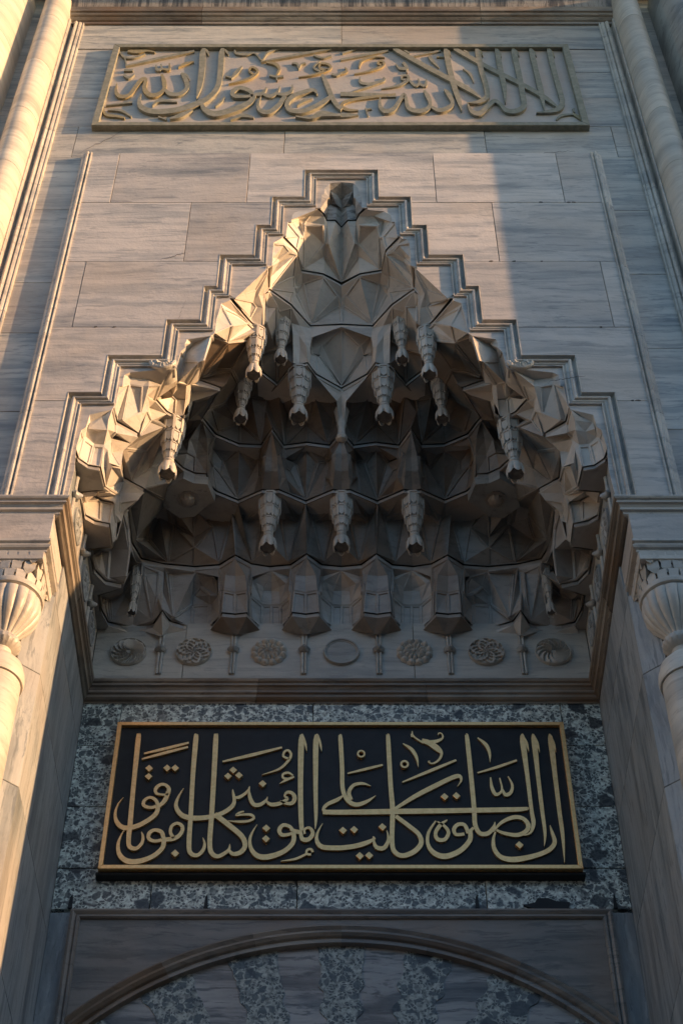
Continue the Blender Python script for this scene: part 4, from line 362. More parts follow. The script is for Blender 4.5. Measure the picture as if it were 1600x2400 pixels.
UPPER_TEXT=[
[(-1.613,20.254,0.015),(-1.632,20.087,0.069),(-1.615,19.698,0.072),(-1.613,19.279,0.06),(-1.624,19.035,0.026),(-1.632,18.946,0.007)],
[(-1.613,20.246,0.015),(-1.577,20.131,0.027),(-1.561,20.052,0.006)],
[(-1.395,20.254,0.015),(-1.409,20.087,0.065),(-1.398,19.613,0.064),(-1.405,19.238,0.06),(-1.474,18.986,0.059),(-1.592,18.815,0.062),(-1.835,18.645,0.062),(-2.086,18.606,0.058),(-2.232,18.716,0.051),(-2.27,18.874,0.037),(-2.262,19.043,0.007)],
[(-1.394,20.246,0.015),(-1.354,20.139,0.027),(-1.327,20.06,0.006)],
[(-2.566,19.312,0.011),(-2.555,19.116,0.033),(-2.497,18.994,0.041),(-2.398,19.026,0.041),(-2.344,19.23,0.045),(-2.295,19.403,0.049),(-2.245,19.412,0.041),(-2.237,19.177,0.048),(-2.159,19.026,0.048),(-2.068,19.047,0.048),(-2.014,19.177,0.041),(-2.029,19.362,0.049),(-2.073,19.55,0.023)],
[(-2.01,19.177,0.026),(-1.94,19.055,0.044),(-1.829,19.055,0.044),(-1.756,19.197,0.048),(-1.783,19.403,0.049),(-1.849,19.579,0.019)],
[(-1.849,19.579,0.019),(-1.785,19.529,0.026),(-1.743,19.412,0.006)],
[(-2.159,19.792,0.015),(-2.14,19.677,0.034),(-2.087,19.685,0.027),(-2.104,19.817,0.015)],
[(-2.068,19.685,0.019),(-1.998,19.677,0.03),(-2.006,19.835,0.015)],
[(-2.509,19.775,0.015),(-2.127,19.977,0.031),(-1.737,20.166,0.023)],
[(-2.634,18.779,0.011),(-2.345,18.854,0.022)],
[(-0.94,19.882,0.011),(-0.52,20.065,0.031),(-0.113,20.228,0.019)],
[(-1.018,19.55,0.023),(-1.07,19.655,0.023),(-1.044,19.732,0.023),(-0.99,19.698,0.027),(-0.973,19.592,0.03),(-1.07,19.437,0.026),(-1.288,19.308,0.006)],
[(-1.156,19.762,0.015),(-1.209,19.613,0.045),(-1.267,19.453,0.015)],
[(-1.336,19.508,0.011),(-1.259,19.466,0.023)],
[(-0.995,18.974,0.04),(-1.037,19.107,0.044),(-1.152,19.189,0.045),(-1.231,19.095,0.052),(-1.207,18.986,0.041),(-1.105,18.97,0.033),(-0.996,18.994,0.033)],
[(-0.987,19.014,0.052),(-1.026,18.834,0.059),(-1.2,18.657,0.065),(-1.394,18.552,0.065),(-1.508,18.637,0.054),(-1.556,18.775,0.037),(-1.529,18.922,0.011)],
[(-0.979,19.043,0.033),(-0.897,19.067,0.041),(-0.852,19.218,0.015)],
[(-0.897,19.067,0.026),(-0.812,19.002,0.041),(-0.737,19.075,0.033),(-0.704,19.246,0.011)],
[(-0.736,19.067,0.026),(-0.647,19.043,0.041),(-0.571,19.124,0.037),(-0.56,19.287,0.011)],
[(-0.636,18.986,0.048),(-0.703,18.755,0.055),(-0.799,18.606,0.051),(-0.89,18.618,0.044),(-0.935,18.755,0.033),(-0.907,18.986,0.009)],
[(-0.274,19.035,0.015),(-0.316,19.136,0.041),(-0.426,19.083,0.048),(-0.535,18.994,0.052),(-0.608,18.826,0.051),(-0.582,18.657,0.047),(-0.454,18.614,0.051),(-0.311,18.716,0.051),(-0.166,18.894,0.051),(-0.108,19.014,0.026)],
[(-0.223,19.529,0.03),(-0.169,19.279,0.052),(-0.115,18.994,0.052),(-0.056,18.775,0.047),(0.003,18.669,0.04)],
[(-0.577,19.848,0.015),(-0.515,19.826,0.027),(-0.494,19.706,0.015),(-0.473,19.817,0.019),(-0.417,19.856,0.019)],
[(-0.878,19.869,0.015),(-0.772,19.826,0.038),(-0.721,19.698,0.03),(-0.75,19.52,0.019)],
[(-0.829,19.529,0.019),(-0.749,19.495,0.026),(-0.667,19.508,0.019)],
[(-0.745,19.503,0.019),(-0.74,19.395,0.015)],
[(-2.611,20.131,0.015),(-2.551,20.008,0.023),(-2.434,19.991,0.019),(-2.31,20.095,0.012)],
[(-2.524,20.166,0.027),(-2.411,20.153,0.046),(-2.297,20.175,0.023),(-2.198,20.139,0.012)],
[(-2.541,19.999,0.015),(-2.499,19.775,0.015)],
[(-2.517,19.664,0.023),(-2.413,19.664,0.026)],
[(-2.509,19.55,0.023),(-2.445,19.466,0.03),(-2.39,19.562,0.019)],
[(-1.895,19.74,0.011),(-1.829,19.826,0.034),(-1.723,19.891,0.011)],
[(-2.115,18.775,0.015),(-2.046,18.894,0.033),(-1.842,18.866,0.011)],
[(-1.409,18.755,0.015),(-1.349,18.882,0.026),(-1.318,18.994,0.015)],
[(-2.023,18.509,0.014),(-1.924,18.443,0.018)],
[(-1.892,18.443,0.011),(-1.772,18.528,0.051),(-1.654,18.657,0.015)],
[(-1.225,18.436,0.011),(-1.104,18.54,0.043),(-0.966,18.49,0.014)],
[(-0.507,18.501,0.014),(-0.344,18.463,0.025),(-0.218,18.559,0.065),(-0.005,18.513,0.014)],
[(-0.498,18.775,0.011),(-0.423,18.894,0.033),(-0.332,18.946,0.011)],
[(-2.668,18.755,0.018),(-2.611,18.567,0.029),(-2.476,18.521,0.025),(-2.391,18.482,0.018)],
[(-2.601,18.676,0.015),(-2.453,18.657,0.025),(-2.322,18.513,0.011)],
[(-1.261,20.21,0.019),(-1.243,20.109,0.023),(-1.135,20.078,0.027),(-1.021,20.109,0.015),(-0.932,19.934,0.015),(-0.868,20.139,0.023),(-0.708,20.254,0.015)],
[(-0.328,20.065,0.019),(-0.231,19.991,0.023),(-0.12,20.052,0.019)],
[(-0.162,19.677,0.026),(-0.247,19.698,0.027),(-0.249,19.835,0.023),(-0.153,19.817,0.027),(-0.134,19.698,0.027),(-0.321,19.55,0.019),(-0.493,19.487,0.006)],
[(-0.247,19.634,0.023),(-0.324,19.74,0.023),(-0.249,19.912,0.019)],
[(-0.114,19.571,0.023),(-0.058,19.537,0.026),(0.003,19.604,0.019)],
[(0.614,20.228,0.023),(0.66,20.166,0.054),(0.945,19.783,0.057),(1.267,19.383,0.056),(1.441,19.156,0.052),(1.579,18.93,0.015)],
[(1.329,20.228,0.019),(1.374,20.166,0.05),(1.701,19.719,0.053),(2.012,19.341,0.052),(2.212,19.075,0.052),(2.325,18.894,0.048),(2.416,18.708,0.015)],
[(1.224,20.254,0.015),(1.235,20.087,0.065),(1.253,19.655,0.064),(1.286,19.197,0.063),(1.318,18.874,0.051),(1.335,18.637,0.007)],
[(1.592,20.254,0.015),(1.606,20.087,0.065),(1.617,19.655,0.061),(1.644,19.279,0.06),(1.64,18.994,0.055),(1.543,18.854,0.04),(1.407,18.826,0.007)],
[(1.824,20.254,0.015),(1.837,20.087,0.058),(1.841,19.613,0.06),(1.852,19.197,0.052),(1.835,18.826,0.007)],
[(2.027,20.254,0.015),(2.033,20.087,0.062),(2.043,19.613,0.064),(2.046,19.075,0.063),(2.034,18.755,0.058),(1.937,18.63,0.054),(1.829,18.649,0.051),(1.776,18.795,0.04),(1.718,18.874,0.044),(1.637,18.755,0.047),(1.534,18.575,0.054),(1.446,18.618,0.044),(1.409,18.815,0.011)],
[(2.231,20.254,0.015),(2.241,20.087,0.058),(2.251,19.613,0.06),(2.26,19.035,0.059),(2.258,18.645,0.007)],
[(2.443,20.254,0.015),(2.453,20.087,0.062),(2.459,19.613,0.06),(2.475,19.075,0.059),(2.473,18.834,0.055),(2.39,18.657,0.047),(2.16,18.591,0.007)],
[(1.233,20.241,0.012),(1.267,20.153,0.027),(1.285,20.043,0.006)],
[(1.61,20.241,0.012),(1.643,20.153,0.027),(1.661,20.034,0.006)],
[(1.833,20.241,0.012),(1.864,20.131,0.027),(1.878,20.017,0.006)],
[(2.042,20.241,0.012),(2.072,20.139,0.027),(2.087,20.034,0.006)],
[(2.243,20.241,0.012),(2.273,20.139,0.027),(2.29,20.034,0.006)],
[(2.456,20.241,0.012),(2.484,20.131,0.027),(2.5,20.017,0.006)],
[(0.738,20.197,0.012),(0.776,20.153,0.023),(0.803,20.095,0.006)],
[(1.443,20.197,0.012),(1.476,20.153,0.023),(1.499,20.095,0.006)],
[(1.409,19.706,0.008),(1.484,19.571,0.03),(1.512,19.354,0.006)],
[(0.437,18.962,0.015),(0.429,18.755,0.04),(0.482,18.63,0.051),(0.577,18.676,0.047),(0.646,18.866,0.04),(0.705,19.026,0.044),(0.726,18.914,0.037),(0.745,18.708,0.047),(0.848,18.63,0.051),(0.955,18.684,0.047),(0.992,18.815,0.037),(0.971,18.994,0.052),(0.936,19.136,0.022)],
[(0.991,18.747,0.026),(1.085,18.649,0.044),(1.197,18.716,0.047),(1.243,18.834,0.04),(1.215,19.014,0.052),(1.167,19.164,0.019)],
[(1.167,19.164,0.015),(1.231,19.107,0.026),(1.263,19.002,0.006)],
[(-0.012,18.54,0.04),(0.086,18.552,0.04),(0.185,18.559,0.011)],
[(0.186,18.669,0.011),(0.086,18.676,0.029),(0.013,18.735,0.04),(0.014,18.834,0.037),(0.124,18.922,0.033),(0.327,18.986,0.029),(0.614,19.055,0.026)],
[(-0.012,19.067,0.048),(0.327,19.043,0.048),(0.613,19.026,0.033)],
[(0.211,19.487,0.015),(0.216,19.354,0.03),(0.331,19.32,0.03),(0.486,19.412,0.03),(0.48,19.487,0.015)],
[(0.486,19.412,0.026),(0.33,19.279,0.022),(0.106,19.107,0.007)],
[(0.146,19.571,0.009),(0.335,19.655,0.023),(0.47,19.775,0.03),(0.495,19.878,0.027),(0.444,19.912,0.023),(0.423,19.835,0.023),(0.48,19.805,0.019)],
[(0.45,19.197,0.006),(0.647,19.279,0.026),(0.759,19.412,0.034),(0.762,19.52,0.03),(0.701,19.529,0.026),(0.692,19.437,0.022),(0.744,19.42,0.019)],
[(0.767,19.437,0.019),(0.834,19.287,0.034),(0.887,19.32,0.026),(0.881,19.453,0.015)],
[(0.887,19.312,0.022),(0.955,19.279,0.034),(0.974,19.445,0.015)],
[(0.2,19.74,0.015),(0.243,19.921,0.031),(0.379,20.021,0.023),(0.507,20.008,0.008)],
[(0.633,19.826,0.015),(0.677,19.719,0.034),(0.757,19.732,0.042),(0.72,19.878,0.034)],
[(0.75,19.719,0.015),(0.754,19.604,0.015)],
[(1.028,20.052,0.035),(1.065,19.912,0.038),(1.133,19.732,0.009)],
[(1.117,20.021,0.012),(1.2,20.021,0.015)],
[(0.816,20.03,0.012),(1.173,20.192,0.023)],
[(-0.013,19.947,0.023),(0.283,20.078,0.031),(0.555,20.197,0.023)],
[(0.01,20.122,0.019),(0.212,20.263,0.015)],
[(-0.012,19.579,0.026),(0.061,19.647,0.03),(0.042,19.749,0.011)],
[(0.268,18.724,0.018),(0.293,18.532,0.014)],
[(0.264,18.692,0.015),(0.337,18.708,0.011)],
[(2.369,18.451,0.014),(2.437,18.552,0.025),(2.57,18.579,0.014)],
[(2.56,18.598,0.022),(2.647,18.482,0.043)],
[(2.585,18.716,0.025),(2.59,18.63,0.015)],
]
LOWER_DOTS=[(-1.611,10.866),(-1.607,10.777),(-1.461,10.869),(-1.393,10.869),(-0.906,10.846),(-0.946,10.78),(-0.855,10.789),(-0.654,10.699),(-0.608,10.232),(-0.607,10.124),(-1.326,9.979),(0.849,10.56),(0.947,10.57),(0.012,10.209),(0.102,10.217),(0.331,10.245),(0.146,9.954),(0.22,9.958),(1.425,10.063)]
LOWER_RINGS=[(0.166,11.026,0.028,0.015),(0.529,10.911,0.028,0.017)]
PENDANTS=[(-0.409, 9.59, 14.963, 0.123, 0.78), (-0.818, 9.109, 14.963, 0.105, 0.763), (-0.585, 9.304, 15.521, 0.09, 0.798), (-0.962, 9.642, 14.963, 0.096, 0.732), (-1.543, 9.336, 13.813, 0.118, 0.799), (-1.915, 10.589, 13.26, 0.063, 0.698), (-0.679, 10.231, 13.813, 0.116, 0.775), (0, 10.231, 13.813, 0.116, 0.763)]
STARPTS=[(-1.251, 9.919), (-1.378, 9.904), (-1.474, 9.847), (-1.671, 9.987), (-1.659, 10.102), (-1.685, 10.191), (-1.537, 10.335), (-1.389, 10.313), (-1.285, 10.196), (-1.193, 10.128)]
STARC=(-1.449, 10.096)

H = 1.6                                # eye height: figures given as v + H were measured from eye level
YP, YW, YF = 8.64, 8.69, 8.69          # panel face, outer wall face, inner face of the stepped frame
# opening steps: (half width, top)
STEPS = [(2.385, 13.37), (2.10, 13.93), (1.62, 14.50), (1.309, 15.07), (1.19, 15.63), (.858, 16.19), (.715, 16.75), (.39, 17.31)]
G = .0028                               # half joint

# ------------------------------------------------------------------ ground
gnd = mesh('ground', [(-400, -400, 0), (400, -400, 0), (400, 400, 0), (-400, 400, 0)], [[0, 1, 2, 3]], M['ground']); tag(gnd, kind='structure')

# ------------------------------------------------------------------ portal wall (marble blocks)
wall = thing('portal_wall', (0, 8.8, 0), 'tall streaked marble portal wall of large blocks around the stalactite niche', 'wall')
def block(poly, y=YP, mat='panel', depth=.30, bev=.0025):
    q = y + jit(.002)
    return prism('marble_block', poly, q, y + depth, M[mat], wall, bev)
def profile_left(z0, z1):
    """points of the opening's outer edge (left side, x negative) going up from z0 to z1"""
    pts = []; z = z0
    for hw, top in STEPS:
        if top <= z0 + 1e-6: continue
        t = min(top, z1)
        pts.append((-hw, z)); pts.append((-hw, t)); z = t
        if t >= z1 - 1e-6: break
    return pts
def side_block(x0, z0, z1, s):
    p = profile_left(z0 + G, z1 - G)
    p = [(x + (-.0), z) for x, z in p]
    poly = [(x0 + G, z1 - G), (x0 + G, z0 + G)] + p
    poly = [(s * x, z) for x, z in poly]
    block(poly)
Z = [10.30 + H, 11.64 + H, 12.77 + H, 13.90 + H, 15.03 + H, 16.07 + H]
for s in (-1, 1):
    k = -s
    side_block(-2.66, Z[0] , Z[1], k); side_block(-2.66, Z[1], Z[2], k)
    jx = 2.47 if s < 0 else 2.50
    block([(k * -2.66, Z[2] + G), (k * -2.66, Z[3] - G), (k * (-jx - G), Z[3] - G), (k * (-jx - G), Z[2] + G)])
    side_block(-jx, Z[2], Z[3], k)
    jx = 1.53
    block([(k * -2.66, Z[3] + G), (k * -2.66, Z[4] - G), (k * (-jx - G), Z[4] - G), (k * (-jx - G), Z[3] + G)])
    side_block(-jx, Z[3], Z[4], k)
    jo = 2.36 if s < 0 else 2.28; ji = .97
    block([(k * -2.66, Z[4] + G), (k * -2.66, Z[5] - G), (k * (-jo - G), Z[5] - G), (k * (-jo - G), Z[4] + G)])
    block([(k * (-jo + G), Z[4] + G), (k * (-jo + G), Z[5] - G), (k * (-ji - G), Z[5] - G), (k * (-ji - G), Z[4] + G)])
pl = profile_left(Z[4] + G, 17.31)
block([(-.97 + G, Z[4] + G), (-.97 + G, Z[5] - G), (.97 - G, Z[5] - G), (.97 - G, Z[4] + G)] + [(-x, z) for x, z in pl] + [(x, z) for x, z in reversed(pl)])
# band over the panel, flanks, top band
def rect(x0, x1, z0, z1, y=YW, mat='wall'): return block([(x0 + G, z0 + G), (x1 - G, z0 + G), (x1 - G, z1 - G), (x0 + G, z1 - G)], y, mat)
zb0, zb1, zt = 16.07 + H, 16.76 + H, 19.36 + H
bx = [-3.15, -2.89, -.62, 1.56, 2.96, 3.15]
for a, b in zip(bx, bx[1:]): rect(a, b, zb0, zb1)
for s in (-1, 1):
    zz = [8.0 + H, 9.2 + H, 10.3 + H, 11.55 + H, 12.75 + H, 13.6 + H, 14.97 + H, zb0] if s < 0 else [8.0 + H, 9.2 + H, 10.3 + H, 11.3 + H, 12.5 + H, 13.75 + H, 14.95 + H, zb0]
    for a, b in zip(zz, zz[1:]):
        if a < 9.7 + H: continue
        rect(min(s * 2.76, s * 3.15), max(s * 2.76, s * 3.15), a, b)
    zz = [zb1, 17.45 + H, 18.1 + H, 18.70 + H]
    for a, b in zip(zz, zz[1:]): rect(min(s * 2.6, s * 3.15), max(s * 2.6, s * 3.15), a, b, 8.69)
rect(-3.15, 0, 18.70 + H, zt, 8.68); rect(0, 3.15, 18.70 + H, zt, 8.68)
box('marble_block', -2.6, 2.6, 8.72, 8.95, zb1 + G, 18.70 + H - G, M['wall'], wall)
def crack(pts, y):
    n = len(pts); vs = []
    for i, (x, z) in enumerate(pts):
        w = .0035 * math.sin(math.pi * (i + .35) / n) + .001; vs += [(x, y, z + w), (x, y, z - w)]
    vs += [(x, y + .01, z) for x, _, z in vs]; fs = []
    for i in range(n - 1): fs.append([2 * i, 2 * i + 1, 2 * i + 3, 2 * i + 2])
    mesh('crack', vs, fs, M['dark'], wall)
random.seed(11)
def crack_line(x0, z0_, x1, z1_, y, n_=16, a=.02):
    crack([(x0 + (x1 - x0) * i / n_ + random.uniform(-a, a) * .6, z0_ + (z1_ - z0_) * i / n_ + random.uniform(-a, a)) for i in range(n_ + 1)], y)
crack_line(-2.83, 16.13 + H, -2.35, 16.70 + H, 8.6845)
crack_line(-.02, 19.34 + H, .03, 18.75 + H, 8.675, 12, .012)
crack_line(2.0, 16.12 + H, 2.5, 16.2 + H, 8.6845)
crack_line(-1.75, 13.93 + H, -1.5, 14.05 + H, 8.636)
crack_line(-1.52, 12.80 + H, -1.46, 13.2 + H, 8.636, 10, .01)
crack_line(1.8, 11.9 + H, 2.15, 12.0 + H, 8.636)
# chipped corners along the joints
for i in range(34):
    zj = random.choice(Z[1:5]); xj = random.uniform(-2.6, 2.6)
    hw_ = max([w_ for w_, t_ in STEPS if t_ >= zj - .12] or [0])
    if abs(xj) < hw_ + .06: continue
    q = [(xj + random.uniform(.01, .028) * math.cos(k * 1.05), zj + random.uniform(.006, .014) * math.sin(k * 1.05)) for k in range(6)]
    prism('chip', q, 8.6355, 8.65, M['dark'], wall, 0)
# strips between and beyond the rolls
for s in (-1, 1):
    z = .0; k = 0
    while z < 21.5:
        dz = 1.12 + .1 * math.sin(k * 2.1 + s)
        for a, b in ((3.60, 3.90), (4.4, 5.6)):
            x0, x1 = sorted((s * a, s * b)); box('marble_block', x0 + G, x1 - G, 8.69 + jit(.002), 9.0, z + G, z + dz - G, M['wall'], wall)
        z += dz; k += 1
# core behind the blocks (keeps daylight out of the joints)
core = thing('masonry_core', (0, 9.4, 0), 'rough dark masonry core seen only in the joints behind the facing', 'masonry')
for s in (-1, 1):
    x0, x1 = sorted((s * 2.43, s * 6.2)); box('core_block', x0, x1, 8.93, 11.6, 10.0, 22.6, M['dark'], core, 0)
    x0, x1 = sorted((s * 2.95, s * 6.2)); box('core_block', x0, x1, 8.93, 11.6, 0, 9.99, M['dark'], core, 0)
box('core_block', -2.41, 2.41, 8.96, 11.6, 17.5, 22.6, M['dark'], core, 0)
box('core_block', -2.41, 2.41, 11.0, 11.6, 9.5, 17.49, M['dark'], core, 0)

# ------------------------------------------------------------------ frame moulding of the panel
def vertical_profile(name, prof, z0, z1, s, mat, parent, cuts, smooth=False):
    zs = [z0] + [c for c in cuts if z0 < c < z1] + [z1]
    for a, b in zip(zs, zs[1:]):
        rows = [[(s * x, y, a + .003) for x, y in prof], [(s * x, y, b - .003) for x, y in prof]]
        sweep_quads(name, rows, M[mat], parent, smooth)
fp = [(2.655, 8.66), (2.655, 8.615), (2.668, 8.61), (2.682, 8.625), (2.69, 8.64), (2.70, 8.615), (2.712, 8.60), (2.728, 8.60), (2.742, 8.615), (2.748, 8.635), (2.775, 8.64), (2.79, 8.655), (2.805, 8.66), (2.805, 8.72)]
cuts = [10.3 + H + i * 1.17 for i in range(1, 7)]
fp = [(2.655 + (x - 2.655) * .74, 8.66 - (8.66 - y) * .8 if y < 8.7 else y) for x, y in fp]
for s, lab in ((-1, 'left'), (1, 'right')):
    t = thing('panel_moulding', (s * 2.7, 8.64, 10.3 + H), 'thin upright roll moulding edging the recessed wall panel on the %s of the niche' % ('sunlit left' if s < 0 else 'shaded right'), 'moulding')
    vertical_profile('moulding_length', fp, 10.29 + H, 16.065 + H, s, 'mould', t, cuts)

# ------------------------------------------------------------------ stepped frame
fr = thing('stepped_frame', (0, 8.64, 11.9), 'stair-stepped carved marble frame moulding rising in eight steps around the stalactite niche', 'moulding')
PROF = [(0, 8.70), (0, 8.637), (.009, 8.636), (.013, 8.665), (.022, 8.688), (.036, 8.688), (.044, 8.662), (.052, 8.650), (.062, 8.647), (.072, 8.652), (.078, 8.670), (.088, 8.670), (.098, 8.668), (.108, 8.680), (.120, 8.687), (.121, 8.668), (.130, 8.668), (.130, 8.80)]
path = [(-2.385, 10.31 + H)]
for i, (hw, top) in enumerate(STEPS):
    path.append((-hw, top))
    if i + 1 < len(STEPS): path.append((-STEPS[i + 1][0], top))
path = path + [(-x, z) for x, z in reversed(path)]
n = len(path)
for i in range(n - 1):
    rows = []
    for j in (i, i + 1):
        x, z = path[j]; row = []
        for d, y in PROF:
            dx = d if x < 0 else -d; dz = 0 if j in (0, n - 1) else -d
            row.append((x + dx, y, z + dz))
        rows.append(row)
    sweep_quads('moulding_length', rows, M['mould'], fr)

# ------------------------------------------------------------------ muqarnas vault
vault = thing('muqarnas_vault', (0, 9.6, 11.9), 'carved marble stalactite vault of star cells and hanging pendants filling the niche', 'vault')
LABELS = {'side_foot': None}
def triple(x): return x
def cell_mesh(name, vs, fs, mat, parent, k):
    """facets, the larger ones worked as sunk panels with a raised arris"""
    bm = bmesh.new(); bv = [bm.verts.new(v) for v in vs]
    for f in fs:
        try: bm.faces.new([bv[i] for i in f])
        except ValueError: pass
    bmesh.ops.recalc_face_normals(bm, faces=bm.faces)
    eye = Vector((0, 0, 6.0))
    flip = [f for f in bm.faces if f.normal.dot(Vector((0, 4, 12.5)) - f.calc_center_median()) < 0]
    if flip: bmesh.ops.reverse_faces(bm, faces=flip)
    big = [f for f in bm.faces if f.calc_area() > .022]
    if name != 'bracket' and big:
        bmesh.ops.split_edges(bm, edges=list({e for f in bm.faces for e in f.edges}))
        big = [f for f in bm.faces if f.calc_area() > .022]
        for f in big:
            w = min(.016, .10 * f.calc_area() / max(sum(e.calc_length() for e in f.edges), .01) * 4)
            bmesh.ops.inset_individual(bm, faces=[f], thickness=w, depth=0.0)
            g = f
            bmesh.ops.inset_individual(bm, faces=[g], thickness=.006, depth=-.012)
    me = bpy.data.meshes.new(name); bm.to_mesh(me); bm.free()
    return link(name, me, mat, parent)
CELLS2 = []
for name, k, vs, fs in CELLS:
    if name == 'arch_rim':
        for f in fs: CELLS2.append((name, k, [vs[i] for i in f], [list(range(len(f)))]))
    else: CELLS2.append((name, k, vs, fs))
for name, k, vs, fs in CELLS2:
    if not fs: continue
    if k == 1 and name == 'side_foot': continue
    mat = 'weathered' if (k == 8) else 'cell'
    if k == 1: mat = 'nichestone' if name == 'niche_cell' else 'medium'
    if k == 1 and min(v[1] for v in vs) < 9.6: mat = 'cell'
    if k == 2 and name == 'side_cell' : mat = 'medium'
    if name == 'bracket' and min(v[1] for v in vs) > 10: mat = 'stained_shade'
    if name in ('back_cell', 'lantern_cell') or (k in (3, 4) and name in ('star_cell', 'star_kite', 'pendant_block')) or (k == 2 and min(v[1] for v in vs) > 9.6) : mat = 'stained_shade'
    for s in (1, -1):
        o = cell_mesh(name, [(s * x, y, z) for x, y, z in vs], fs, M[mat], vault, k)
# flat front face between the frame and the cells
inner = []
for i, (x, z) in enumerate(path):
    dx = .13 if x < 0 else -.13
    inner.append((x + dx, z + (0 if i in (0, n - 1) else -.13)))
left = [p for p in inner if p[0] < 0]
for s in (-1, 1):
    poly = [(0, 17.18)] + [(x, z) for x, z in reversed(left)] + [(-2.225, 10.31 + H)] + [(x, z) for x, z in reversed(FRONT_CUT)]
    poly = [(-s * x, z) for x, z in poly]
    q = [poly[0]]
    for p in poly[1:]:
        if (p[0] - q[-1][0]) ** 2 + (p[1] - q[-1][1]) ** 2 > 1e-5: q.append(p)
    prism('front_facing', q, YF, YF + .012, M['panel'], vault, 0)
# ledge plates between the tiers
def offset_poly(pts, d):
    out = []
    for i, p in enumerate(pts):
        a = pts[max(i - 1, 0)]; b = pts[min(i + 1, len(pts) - 1)]
        nx = ny = 0
        for q, r in ((a, p), (p, b)):
            L = math.hypot(r[0] - q[0], r[1] - q[1])
            if L > 1e-6: nx += -(r[1] - q[1]) / L; ny += (r[0] - q[0]) / L
        L = math.hypot(nx, ny) or 1
        out.append((p[0] + nx / L * d, p[1] + ny / L * d))
    return out
for k, pts in LEDGES.items():
    half = [(x, y) for x, y, z in pts]; z = LEVELS[k]
    full = half + [(-x, y) for x, y in reversed(half[:-1])]
    full[0] = (full[0][0], 8.71); full[-1] = (full[-1][0], 8.71)
    o = offset_poly(full, .016)
    o[0] = (o[0][0], 8.715); o[-1] = (o[-1][0], 8.715)
    poly = o + [(2.40, 8.715), (2.40, 10.98), (-2.40, 10.98), (-2.40, 8.715)]
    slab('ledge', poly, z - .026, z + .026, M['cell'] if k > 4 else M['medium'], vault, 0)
# backing behind the cells of each tier
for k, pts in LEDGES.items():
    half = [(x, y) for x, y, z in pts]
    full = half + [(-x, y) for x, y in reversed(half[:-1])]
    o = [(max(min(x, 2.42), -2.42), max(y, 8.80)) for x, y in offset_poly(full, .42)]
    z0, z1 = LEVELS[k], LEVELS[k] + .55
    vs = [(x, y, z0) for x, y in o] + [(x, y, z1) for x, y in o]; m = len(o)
    mesh('backing', vs, [[i, i + 1, m + i + 1, m + i] for i in range(m - 1)], M['dark'], vault)

